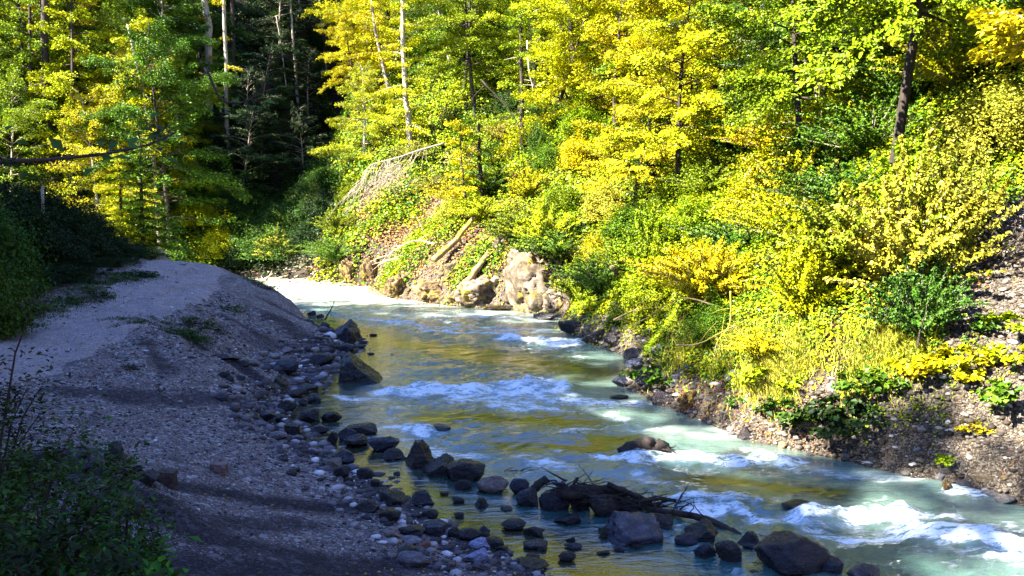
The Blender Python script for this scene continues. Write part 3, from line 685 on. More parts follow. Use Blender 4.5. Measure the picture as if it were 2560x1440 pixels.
tp = scatter(-22, 40, 14, 100, lambda x, y: 2.3 + .02 * y, lambda x, y: on_right(x, y, 1.6) & in_view(x, y) & ~gully_mask(x, y, 75) & ~bare_right(x, y) & (scree(x, y) < .5), seed=5)
# manual trees first seen in the photograph are added below; keep the scatter clear of their trunks
VIEW_TREES = []
def colour_for(u, v, r):
    q = r.random()
    if u < 1000: return 'lemon yellow' if q < .6 else ('golden yellow' if q < .8 else 'yellow green')
    if u < 1400: return 'lemon yellow' if q < .5 else ('yellow green' if q < .9 else 'bright green')
    if u < 1900: return ('golden yellow' if q < .4 else 'lemon yellow' if q < .8 else 'yellow green') if v < 330 else ('yellow green' if q < .6 else 'lemon yellow' if q < .8 else 'bright green')
    if u > 2380 and v < 300: return 'golden yellow' if q < .5 else 'yellow green'
    if v < 420: return 'bright green' if q < .45 else 'yellow green'
    return 'yellow green' if q < .5 else ('bright green' if q < .65 else 'lemon yellow')
rr = np.random.default_rng(99)
HOLLOWS = [(1303, 240, 40), (1300, 340, 40), (1420, 70, 45), (1435, 150, 40), (1800, 300, 50), (1790, 200, 40), (1200, 440, 35), (1010, 200, 32), (1075, 190, 60), (2340, 170, 80), (2180, 110, 55), (2190, 200, 40), (1640, 470, 45), (2420, 420, 55), (1915, 400, 55), (960, 280, 36), (2060, 330, 40), (1560, 560, 40)]
def in_hollow(x, y, z, hgt):
    for f in (.2, .4, .6, .8, 1.0):
        u, v, dep = proj(x, y, z + hgt * f)
        if any((u - a) ** 2 + (v - b) ** 2 < c * c for a, b, c in HOLLOWS): return True
    u, v, dep = proj(x, y, z); return 850 < u < 1255 and 400 < v < 760
for x, y in tp:
    z = float(hz(x, y)); u, v, dep = proj(x, y, z + 5)
    key = rr.choice(['beech_a', 'beech_b', 'beech_c', 'beech_d', 'beech_e', 'beech_f']); col = colour_for(u, v, rr)
    if in_hollow(x, y, z, 8.5): continue
    dr = float(pdist(np.array([x]), np.array([y]), Rsh)[0])
    sc = rr.uniform(.62, 1.0) * (.62 + .38 * sst(2, 7, dr)); sc = (sc * rr.uniform(.85, 1.25), sc * rr.uniform(.85, 1.25), sc)
    plant(key, 'beech_tree', 'tree', x, y, col, sc, group='beeches crowding the sunlit right slope', look=f'{col} beech', sink=.2,
          tilt=(rr.normal(0.03, .07), rr.normal(-.08, .08)))
# shrubs along and above the waterline
sp = scatter(-16, 34, 13, 62, lambda x, y: 1.42 + .012 * y, lambda x, y: on_right(x, y, .7, 12) & in_view(x, y, 100) & (scree(x, y) < .45) & (rng.random(len(x)) < np.where(open_right(x, y), .10, 1)), seed=8, tries=3600)
for x, y in sp:
    z = float(hz(x, y)); u, v, dep = proj(x, y, z + .6); b = bool(open_right(np.array([x]), np.array([y]))[0])
    key = rr.choice(['shoot_a', 'shoot_b', 'shoot_c', 'shoot_a', 'shoot_c', 'shrub_b']); col = rr.choice(['yellow green', 'bright green', 'lemon yellow', 'bright green', 'yellow green', 'pale straw', 'mid green', 'golden yellow'])
    if any((u - a) ** 2 + (v - c_) ** 2 < w_ * w_ for a, c_, w_ in [(1330, 715, 95), (1220, 735, 85), (1050, 735, 80), (900, 685, 60), (985, 520, 90), (1130, 620, 75), (1020, 640, 60), (1915, 430, 40), (1640, 470, 40)]): continue
    sc = rr.uniform(.35, .6) if b else rr.uniform(.7, 1.25)
    plant(key, 'bush', 'bush', x, y, col, sc, group='bushes along the sunlit right bank', look=f'{col} bush')

# far left forest: tall trees beyond the bend and the dark gully
fp = scatter(-52, -20.5, 59.5, 95, lambda x, y: 3.0, lambda x, y: in_view(x, y, 0, 250) & on_right(x, y, 1.2) & ~gully_mask(x, y, 95), seed=12, tries=4000)
for x, y in fp:
    u, v, dep = proj(x, y, float(hz(x, y)) + 7); q = rr.random()
    key = rr.choice(['beech_a', 'beech_b', 'tall', 'beech_d'])
    if u < 120: col = 'bright green' if q < .3 else ('yellow green' if q < .75 else 'lemon yellow')
    else: col = 'golden yellow' if q < .12 else ('lemon yellow' if q < .45 else 'yellow green' if q < .75 else 'bright green' if q < .88 else 'mid green')
    plant(key, 'forest_tree', 'tree', x, y, col, rr.uniform(.95, 1.25), group='tall trees of the far left wood', look=f'tall {col} tree', sink=.2)
fb = scatter(-45, -13, 58, 68, lambda x, y: 2.0, lambda x, y: in_view(x, y, 100, 100) & on_right(x, y, .6), seed=13, tries=900)
for x, y in fb:
    u, v, dep = proj(x, y, float(hz(x, y)) + 1); key = rr.choice(['shrub_a', 'shrub_b'])
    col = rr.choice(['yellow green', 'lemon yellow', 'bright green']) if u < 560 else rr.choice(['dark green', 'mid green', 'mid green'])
    plant(key, 'bush', 'bush', x, y, col, rr.uniform(1.1, 1.7), group='bushes at the foot of the far wood', look=f'{col} bush')
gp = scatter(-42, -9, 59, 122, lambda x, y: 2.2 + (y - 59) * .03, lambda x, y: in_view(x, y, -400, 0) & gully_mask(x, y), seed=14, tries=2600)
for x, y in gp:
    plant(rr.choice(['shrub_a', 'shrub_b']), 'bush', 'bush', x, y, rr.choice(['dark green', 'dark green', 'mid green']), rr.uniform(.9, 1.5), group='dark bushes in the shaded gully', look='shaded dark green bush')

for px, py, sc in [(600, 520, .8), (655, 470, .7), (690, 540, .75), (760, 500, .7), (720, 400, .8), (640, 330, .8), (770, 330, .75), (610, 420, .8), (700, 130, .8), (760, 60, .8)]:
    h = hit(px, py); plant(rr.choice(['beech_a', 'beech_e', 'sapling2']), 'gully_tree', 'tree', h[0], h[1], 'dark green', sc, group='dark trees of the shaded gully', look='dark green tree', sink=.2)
# unseen ridge trees on the left, placed to shade the near river
for i, (x, y) in enumerate(scatter(-60, -8, -8, 40, lambda x, y: 2.6, lambda x, y: pdist(x, y, SHADE_RIDGE) < 2.4, seed=15, tries=2500)):
    plant(rr.choice(['beech_a', 'beech_c']), 'shade_ridge_tree', 'tree', x, y, 'mid green', rr.uniform(.45, .62), group='unseen trees on the added shade ridge out of frame', look='unseen green shade ridge tree', sink=.3)

# ------------------------------------------------------------------ ground cover, litter, pebbles: what nobody could count
def slope_normal(x, y, e=.3):
    gx_ = (hz(x + e, y) - hz(x - e, y)) / (2 * e); gy_ = (hz(x, y + e) - hz(x, y - e)) / (2 * e)
    n = np.stack([-gx_, -gy_, np.ones_like(gx_)], -1); return n / np.linalg.norm(n, axis=1)[:, None]
def cover(name, ncl, per, leaf, rad, up, colour, cond, seed, box=(-60, 45, 12, 100), asp=.8, mat=None, wgt=1.35, nj=.45):
    r = np.random.default_rng(seed)
    # even density over the slope, thinning with distance as the leaves grow bigger
    n = ncl * 14; Y = box[2] + (box[3] - box[2]) * r.random(n) ** wgt; X = r.uniform(box[0], box[1], n)
    ok = in_view(X, Y, -150, 60) & cond(X, Y); X = X[ok][:ncl]; Y = Y[ok][:ncl]
    if len(X) == 0: return
    sc = np.clip(Y / 26, .6, 2.2); k = r.poisson(per, len(X)) + 2; I = np.repeat(np.arange(len(X)), k); m = len(I)
    ox = r.normal(0, 1, (m, 2)) * rad * sc[I][:, None] * r.uniform(.5, 1.3, len(X))[I][:, None]
    x = X[I] + ox[:, 0]; y = Y[I] + ox[:, 1]; N = slope_normal(x, y)
    z = hz(x, y) + .03 + r.random(m) ** .8 * up * sc[I] * r.uniform(.4, 1.3, len(X))[I] * np.exp(-(ox ** 2).sum(1) / (2 * (rad * sc[I]) ** 2) * .4)
    C = np.stack([x, y, z], -1); Nn = N * .8 + np.array([0, 0, .5]) + r.normal(0, nj, (m, 3)); D = r.normal(size=(m, 3))
    s = leaf * sc[I] ** .8 * r.uniform(.6, 1.3, m)
    o = leaf_obj(name, C, Nn, D, s, s * asp, mat or LEAF); o.color = (*COLS.get(colour, colour), 1) if isinstance(colour, str) else (*colour, 1)
    tag(o, kind='stuff'); return o
def cov_m(x, y, th=.0, sc=.45, sd=401): return fbm(x * sc, y * sc, sd, 4) + .0 > th
rt = lambda x, y: on_right(x, y, .25) & ~gully_mask(x, y, -15)
cover('ground_cover', 8200, 24, .10, .26, .32, 'yellow green', lambda x, y: rt(x, y) & (scree(x, y) < .35) & cov_m(x, y, -.25), 501)
cover('ground_cover', 5400, 20, .11, .28, .36, 'bright green', lambda x, y: rt(x, y) & (scree(x, y) < .5) & cov_m(x, y, -.05, sd=411), 502)
cover('ground_cover', 3800, 18, .10, .24, .28, 'lemon yellow', lambda x, y: rt(x, y) & (scree(x, y) < .45) & cov_m(x, y, -.05, sd=421), 503)
nr = (0, 24, 12, 36)
cover('leaf_litter', 1800, 9, .075, .4, .12, (.36, .20, .06), lambda x, y: rt(x, y), 512, box=(-13, 0, 38, 60), mat=LITTER, wgt=1.0)
gm = lambda x, y: on_right(x, y, .5) & gully_mask(x, y, 10)
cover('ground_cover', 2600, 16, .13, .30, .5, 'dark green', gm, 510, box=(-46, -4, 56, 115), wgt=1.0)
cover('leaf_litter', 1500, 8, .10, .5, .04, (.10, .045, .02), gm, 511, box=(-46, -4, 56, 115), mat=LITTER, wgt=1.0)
cover('ground_cover', 5200, 15, .085, .20, .26, 'yellow green', lambda x, y: rt(x, y) & (scree(x, y) < .5) & cov_m(x, y, -.3, .8, 451), 506, box=nr, wgt=1.1)
cover('ground_cover', 3400, 14, .08, .18, .22, 'lemon yellow', lambda x, y: rt(x, y) & (scree(x, y) < .6) & cov_m(x, y, -.25, .9, 461), 507, box=nr, wgt=1.1)
cover('ground_cover', 2200, 14, .09, .20, .26, 'bright green', lambda x, y: rt(x, y) & (scree(x, y) < .6) & cov_m(x, y, .05, .9, 471), 508, box=nr, wgt=1.1)
cover('ground_cover', 1100, 12, .07, .16, .16, 'yellow green', lambda x, y: rt(x, y) & (scree(x, y) > .5) & cov_m(x, y, .2, 1.1, 481), 509, box=nr, wgt=1.1)
cover('leaf_litter', 3600, 6, .085, .35, .03, (.30, .13, .035), lambda x, y: rt(x, y) & cov_m(x, y, -.1, sd=431), 504, mat=LITTER)
cover('leaf_litter', 2000, 8, .065, .3, .02, (.30, .10, .03), lambda x, y: rt(x, y) & (scree(x, y) > .4) & cov_m(x, y, .1, sd=441), 505, box=(0, 30, 12, 40), mat=LITTER)
def blades(name, spots, n, hgt, spread, colour, seed, lean=.5):
    r = np.random.default_rng(seed); C = []; T = []
    for (x, y, rad) in spots:
        k = int(n * rad); a = r.normal(0, rad * spread, (k, 2)); C.append(np.stack([x + a[:, 0], y + a[:, 1]], -1))
    C = np.vstack(C); m = len(C); z = hz(C[:, 0], C[:, 1]); h = hgt * r.uniform(.5, 1.2, m)
    d = r.normal(size=(m, 2)); d /= np.linalg.norm(d, axis=1)[:, None]; w = .006 + .004 * r.random(m)
    base = np.c_[C, z - .01]; tip = base + np.c_[d * (h * lean * r.uniform(.3, 1.2, m))[:, None], h]; mid = (base + tip) / 2 + np.c_[-d * .1 * h[:, None], h * .12]
    s = np.c_[-d[:, 1], d[:, 0], np.zeros(m)] * w[:, None]
    V = np.stack([base - s, base + s, mid + s, tip, mid - s], 1).reshape(-1, 3)
    # two pieces per blade: a quad and a pointed quad
    i = np.arange(m)[:, None] * 5; F = np.vstack([i + [0, 1, 2, 4]])
    Ft = np.vstack([i + [4, 2, 3, 3]])
    V2 = np.stack([mid - s, mid + s, tip + s * .2, tip - s * .2], 1).reshape(-1, 3); F2 = np.arange(m * 4).reshape(-1, 4) + len(V)
    o = mesh_obj(name, np.vstack([V, V2]), np.vstack([F, F2]), LEAF, None, False); o.color = (*colour, 1); return o

# ------------------------------------------------------------------ stones
import bmesh
def ico(sub):
    bm = bmesh.new(); bmesh.ops.create_icosphere(bm, subdivisions=sub, radius=1.0)
    V = np.array([v.co[:] for v in bm.verts]); F = np.array([[v.index for v in f.verts] for f in bm.faces]); bm.free(); return V, F
ICO5 = ico(5); ICO4 = ico(4); ICO1 = ico(1)
def n3(p, s, seed): return (fbm(p[:, 0] * s + 3, p[:, 1] * s + p[:, 2] * s * .7, seed, 4) + fbm(p[:, 2] * s - 5, p[:, 0] * s * .6 - p[:, 1] * s, seed + 9, 4)) * .5
def rock_shape(seed, planes, lo=.62, hi=1.0, rough=.06, base=ICO5, round_=0.0, strata=0.0):
    r = np.random.default_rng(seed); V, F = base
    n = r.normal(size=(planes, 3)); n /= np.linalg.norm(n, axis=1)[:, None]; d = r.uniform(lo, hi, planes)
    dots = V @ n.T; rr_ = np.where(dots > .05, d / np.maximum(dots, .05), 9.0).min(1); rr_ = np.minimum(rr_, 1.2)
    rr_ = rr_ * (1 - round_) + round_ * .85
    p = V * rr_[:, None]
    p = p * (1 + rough * 1.6 * n3(p, 1.3, seed)[:, None] + 1.5 * rough * np.abs(n3(p, 4, seed + 3))[:, None] + rough * .9 * n3(p, 11, seed + 5)[:, None])
    if strata: p = p * (1 + strata * np.sin((p[:, 2] + .25 * p[:, 0] + .1 * n3(p, 2, seed)) * 16)[:, None] * .5)
    return p, F
ROCKV = {}
for i in range(6): ROCKV[f'ang{i}'] = rock_shape(600 + i, 10, .5, .95, .11)
for i in range(4): ROCKV[f'rnd{i}'] = rock_shape(620 + i, 16, .75, 1.0, .06, round_=.22)
for i in range(3): ROCKV[f'lay{i}'] = rock_shape(640 + i, 10, .5, .9, .10, strata=.05)
# a tilted wedge, a pyramid and a squared block
def wedge(seed, cuts):
    V, F = ICO5; n = np.array([c[:3] for c in cuts], float); n /= np.linalg.norm(n, axis=1)[:, None]; d = np.array([c[3] for c in cuts])
    dots = V @ n.T; r_ = np.minimum(np.where(dots > .03, d / np.maximum(dots, .03), 9.).min(1), 1.25); p = V * r_[:, None]
    q_ = p + .10 * np.stack([n3(p, 2.2, seed), n3(p, 2.2, seed + 20), n3(p, 2.2, seed + 40)], -1); return q_ * (1 + .16 * n3(q_, 1.6, seed)[:, None] - .14 * np.abs(n3(q_, 4, seed))[:, None] + .06 * n3(q_, 12, seed)[:, None]), F
for i in range(3):
    p_, f_ = rock_shape(660 + i, 14, .6, .95, .10); cr = np.abs(n3(p_ * [1, 1, .35], 2.6, 70 + i)); p_ = p_ * (1 - .30 * np.exp(-(cr / .08) ** 2)[:, None]) * (1 + .10 * n3(p_, 7, 80 + i)[:, None]); ROCKV[f'crag{i}'] = (p_, f_)
ROCKV['point'] = wedge(1, [(.62, -.1, .75, .48), (-.95, -.15, .15, .72), (0, -1, .15, .6), (0, 1, .2, .7), (1, 0, 0, 1.1), (0, 0, -1, .6), (-.5, -.4, .9, .85)])
ROCKV['pyra'] = wedge(2, [(.8, -.2, .5, .55), (-.85, -.3, .35, .6), (.1, -1, .3, .6), (0, 1, .3, .6), (0, 0, -1, .6), (0, 0, 1, 1.0)])
ROCKV['flat'] = wedge(3, [(.12, -.35, 1, .42), (1, -.1, .2, .95), (-1, -.2, .5, .8), (.3, -1, -.3, .75), (0, 1, .1, .8), (0, 0, -1, .5), (-.6, -.7, .4, .8)])
ROCKV['block'] = wedge(4, [(1, .1, 0, .7), (-1, .1, .05, .7), (0, -1, .1, .65), (0, 1, 0, .7), (.1, 0, 1, .7), (0, 0, -1, .7)])
ROCKV['slab'] = wedge(5, [(-.45, -.2, .85, .45), (.55, -.2, .8, .7), (.9, -.4, -.1, .9), (-.8, -.5, 0, .95), (0, -1, 0, .7), (0, 1, 0, .7), (0, 0, -1, .6)])
_rockme = {}
def rock(px, pyb, w, h, look, shape=None, mat=None, label=None, group='dark boulders and stones of the left shallows', name='boulder', tint=(1, 1, 1), depth=.85, rz=None, sink=.24, at=None, yaw=0):
    q = hit(px, pyb) if at is None else np.array(at, float); dep = q[1] * CP
    Wm = w / FPX * dep; Hm = h / FPX * dep * (.90 if mat is ROCK_WET or (mat is None) else 1.03)
    key = shape or (f'ang{rng.integers(6)}' if rng.random() < .7 else f'rnd{rng.integers(4)}')
    mat = mat or ROCK_WET
    p, F = ROCKV[key]
    mn, mx = p.min(0), p.max(0); ext = mx - mn
    kk = (key, mat.name)
    if kk not in _rockme:
        o = mesh_obj(name, p - [(mn[0] + mx[0]) / 2, (mn[1] + mx[1]) / 2, mn[2]], F, mat); _rockme[kk] = o.data
    else:
        o = bpy.data.objects.new(name, _rockme[kk]); COL.objects.link(o)
    sz = Hm * (1 + sink) / ext[2]; sx = Wm / ext[0]; sy = Wm * depth / ext[1]
    o.scale = (sx, sy, sz); o.location = (float(q[0]), float(q[1] + Wm * depth * .42), float(q[2] - Hm * sink)); 
    special = shape in ('point', 'pyra', 'flat', 'block', 'slab')
    o.rotation_euler = (0, 0, yaw if special or rz is not None else (math.pi if rng.random() < .5 else 0) + rng.normal(0, .25))
    j = rng.uniform(.7, 1.2); o.color = (tint[0] * j, tint[1] * j, tint[2] * j, 1)
    tag(o, label, 'boulder' if Wm > .35 else 'stone', group)
    if not label: auto_label(o, look, px, pyb - h / 2)
    return o
B = (1, 1, 1); BL = (1.6, 1.8, 2.6); BR = (1.9, 1.2, .8); PALE = (1, 1, 1)
G1 = 'dark boulders and stones of the left shallows'
ROCKS = [  # px, bottom py, width, height, shape, tint, label
 (893, 958, 123, 80, 'point', B, 'big black pointed boulder sloping to the right at the left waterline'),
 (858, 856, 76, 58, 'slab', BL, 'tilted slab boulder at the farthest tip of the left bank'),
 (1048, 1174, 88, 74, 'pyra', BR, 'pyramid shaped boulder with a brown right face in the shallows'),
 (1098, 1194, 94, 50, 'slab', B, 'low sloping boulder between the pyramid boulder and the domed one'),
 (1163, 1207, 104, 56, 'rnd1', B, 'domed black boulder right of the pyramid boulder'),
 (729, 1096, 39, 38, 'block', (1.2, .9, .8), 'square cut dark block standing upright at the waterline'),
 (955, 1137, 88, 44, 'lay0', BL, 'layered blue black boulder left of the pyramid boulder'),
 (981, 1153, 57, 28, 'lay1', B, 'low ledge stone wedged against the pyramid boulder'),
 (889, 1122, 70, 34, 'lay2', (1.9, 1.6, 1.4), 'grey striped boulder in the shallows'),
 (902, 1090, 80, 28, 'rnd2', B, 'long low rounded black boulder below the rippled shallows'),
 (769, 1057, 57, 34, 'ang0', B, None), (825, 1060, 56, 32, 'ang1', B, None), (866, 1104, 50, 34, 'ang2', BL, None), (830, 1112, 31, 36, 'ang3', B, None),
 (710, 936, 66, 40, 'rnd0', BL, None), (801, 916, 66, 32, 'ang4', B, None), (702, 973, 41, 30, 'ang5', BR, None), (680, 977, 38, 18, None, B, None), (766, 981, 54, 20, 'rnd3', B, None),
 (783, 957, 36, 14, 'rnd0', (3, 3.2, 4), 'flat bluish stone beside the big pointed boulder'), (714, 1032, 50, 33, 'ang2', B, None), (789, 1008, 27, 18, None, BL, None), (735, 1000, 40, 26, None, B, None), (755, 1015, 30, 18, None, B, None),
 (857, 1164, 64, 38, 'ang1', BL, None), (852, 1196, 41, 31, 'rnd2', B, None), (910, 1200, 50, 30, 'ang0', B, None), (936, 1219, 25, 21, None, B, None), (869, 1210, 27, 16, None, B, None),
 (986, 1268, 80, 38, 'ang5', B, 'jagged black boulder at the inner edge of the golden shallows'), (1052, 1266, 54, 38, 'lay1', BL, None), (917, 1284, 61, 28, 'ang3', B, None), (973, 1305, 62, 31, 'rnd1', BR, None),
 (1160, 1227, 48, 24, 'ang4', B, None), (1298, 1240, 54, 42, 'rnd0', BL, 'rounded blue black boulder at the left end of the driftwood heap'), (1144, 1262, 35, 15, None, B, None), (1204, 1272, 41, 27, 'pyra', B, 'small peaked black stone alone in the golden shallows'),
 (1265, 1281, 34, 10, 'flat', BL, None), (1075, 1301, 45, 24, 'ang2', B, None), (1083, 1342, 66, 37, 'rnd2', (3, 3.1, 3.6), 'pale bluish rounded boulder at the edge of the pebble beach'), (1134, 1348, 35, 27, None, B, None),
 (1176, 1362, 62, 38, 'rnd3', (1.5, 1.2, 1.2), None), (1211, 1340, 33, 24, None, BL, None), (1254, 1381, 37, 15, None, B, None), (1032, 1346, 53, 20, 'rnd0', BL, None), (1020, 1395, 68, 24, 'ang1', B, None), (1147, 1297, 28, 13, None, B, None),
 (1095, 1083, 72, 18, 'rnd1', BL, 'smooth low boulder washed by the current in midstream'), (1113, 1101, 22, 6, None, B, None),
 (1319, 1270, 62, 48, 'ang0', BL, 'first dark boulder under the left part of the driftwood heap'), (1388, 1285, 82, 56, 'rnd2', BL, 'rough blue black boulder in front of the driftwood heap'), (1514, 1298, 84, 58, 'rnd0', BR, 'rounded boulder with a flat top carrying the driftwood heap'),
 (1448, 1280, 60, 46, 'ang3', B, 'shadowed boulder buried in the middle of the driftwood heap'), (1580, 1290, 60, 40, 'ang5', B, 'black boulder at the right end of the driftwood heap'),
 (1646, 1330, 90, 44, 'lay2', (1.8, 1.6, 1.5), 'streaked boulder under the long driftwood branch'), (1592, 1371, 165, 66, 'flat', (3.3, 3.3, 4.2), 'broad blue grey flat topped boulder in the shallows'),
 (1513, 1350, 42, 30, 'ang2', (1.2, 1.2, .6), None), (1762, 1360, 90, 52, 'slab', B, 'dark wedge boulder right of the broad flat one'), (1720, 1371, 66, 32, 'rnd3', BL, None), (1767, 1403, 58, 47, 'ang1', BL, None), (1827, 1417, 72, 66, 'ang4', (1.5, 1.1, 1.0), 'tall cracked boulder in the cluster left of the huge one'),
 (1886, 1379, 68, 44, 'pyra', B, 'peaked boulder at the tip of the long driftwood branch'), (1880, 1388, 43, 24, None, BL, None), (2000, 1452, 185, 104, 'rnd1', (1.3, 1.0, 1.05), 'huge dark purple boulder at the bottom edge'), (2077, 1447, 74, 50, 'rnd2', BL, 'dark boulder leaning on the right side of the huge one'),
 (2175, 1462, 100, 44, 'rnd3', (4, 3.4, 3.2), 'pale boulder cut by the bottom edge'), (1336, 1347, 58, 27, 'ang3', B, None), (1333, 1405, 38, 17, None, B, None), (1418, 1409, 47, 24, 'rnd0', B, None), (1427, 1358, 26, 12, None, B, None), (1434, 1377, 48, 14, None, BL, None),
 (1354, 1384, 24, 14, None, B, None), (1508, 1392, 36, 10, None, B, None), (1549, 1384, 30, 13, None, BL, None), (1591, 1380, 26, 14, None, B, None), (1882, 1447, 46, 14, None, BL, None), (1348, 1435, 30, 9, None, BL, None), (1213, 1345, 24, 12, None, B, None),
 (777, 789, 24, 13, None, B, None), (798, 795, 22, 10, None, BR, None), (902, 872, 24, 11, 'rnd0', B, None), (864, 884, 42, 26, 'rnd1', BL, None), (795, 905, 50, 20, None, B, None), (830, 872, 34, 16, None, BR, None), (812, 820, 30, 14, None, B, None), (925, 888, 20, 6, None, B, None),
 (2000, 1292, 86, 34, 'rnd2', (1.2, 1.1, .7), 'smooth wet boulder drowned in the white rapids')]
for px, py, w_, h_, shp, tint, lab in ROCKS:
    look = ('blue black ' if tint is BL else 'brown tinged ' if tint is BR else 'black ') + ('boulder' if w_ > 45 else 'stone')
    rock(px, py, w_, h_, look, shp, ROCK_WET, lab, G1, tint=tint)
# dry stones of the beach and berm
for px, py, w_ in [(240, 1165, 26), (262, 1190, 34), (225, 1205, 30), (345, 1180, 24), (305, 1225, 38), (260, 1240, 30), (380, 1255, 26), (340, 1262, 22), (205, 1150, 28), (290, 1275, 30), (410, 1285, 24), (255, 1290, 26)]: rock(px, py, w_, w_ * .6, 'dark broken stone', None, ROCK_GREY, None, 'broken stones on the near berm', 'stone', tint=(.35, .32, .36))
for px, py, w_, h_, shp, tint, lab in [(545, 1187, 44, 26, 'block', (1.1, .75, .65), 'lone reddish dark block lying on the gravel path'), (455, 664, 17, 8, 'rnd0', (2.2, 2.2, 2.2), 'small white stone at the crest of the path'),
        (412, 1216, 52, 38, 'block', (.55, .4, .3), 'squared brown block at the end of the berm'), (365, 1216, 60, 40, 'ang1', (.4, .35, .35), 'dark boulder left of the squared brown block'), (322, 1302, 76, 52, 'rnd1', (.35, .3, .3), 'brown edged boulder below the berm'),
        (285, 1150, 44, 42, 'ang4', (.4, .38, .45), 'dark boulder topping the berm'), (832, 1176, 45, 28, 'rnd2', (1.3, 1.15, .95), 'pale rounded stone at the waterline'), (977, 1348, 44, 24, 'ang0', (1.7, 1.45, 1.3), 'pale pinkish angular stone on the pebble beach'),
        (1055, 1377, 46, 20, 'ang5', (1.1, .55, .4), 'reddish flat stone on the pebble beach'), (205, 1180, 50, 26, 'ang2', (.35, .33, .4), None), (450, 1010, 12, 6, None, (2, 2, 2), None), (667, 975, 20, 9, None, (1.2, 1.1, 1), None), (600, 1160, 16, 7, None, (2, 1.9, 1.8), None),
        (683, 900, 32, 14, 'rnd0', (1.6, 1.5, 1.4), None), (655, 892, 24, 12, None, (1.7, 1.6, 1.5), None), (716, 884, 28, 14, None, (1.4, 1.3, 1.3), None), (1212, 1222, 4, 3, None, B, None), (1232, 1237, 84, 38, 'rnd3', (.75, .6, .5), 'brownish rounded boulder just left of the driftwood heap')]:
    rock(px, py, w_, h_, 'dry stone', shp, ROCK_GREY, lab, 'dry stones on the left gravel bank', tint=tint, name='stone' if w_ < 45 else 'boulder')
r_ = np.random.default_rng(33)
Ls = smooth_pl(Lsh[3:14], 10)
for i in range(95):     # middle sized stones strewn along the left waterline
    a = Ls[r_.integers(len(Ls))]; x = a[0] + r_.normal(-.25, .75); y = a[1] + r_.normal(0, .5)
    u, v, dep = proj(x, y, max(float(hz(x, y)), 0)); wet = bool(inriver(np.array([x]), np.array([y]))[0]) or r_.random() < .45
    if not (0 < u < 2560 and 760 < v < 1440): continue
    w_ = (.09 + .38 * r_.random() ** 2) * FPX / dep
    rock(u, v, w_, w_ * r_.uniform(.22, .5), 'small wet dark stone' if wet else 'small dry grey stone', None, ROCK_WET if wet else ROCK_GREY, None, 'small stones along the left waterline', 'stone', tint=BL if r_.random() < .4 else B if wet else (.9, .85, .9), at=(x, y, max(float(hz(x, y)), 0)))
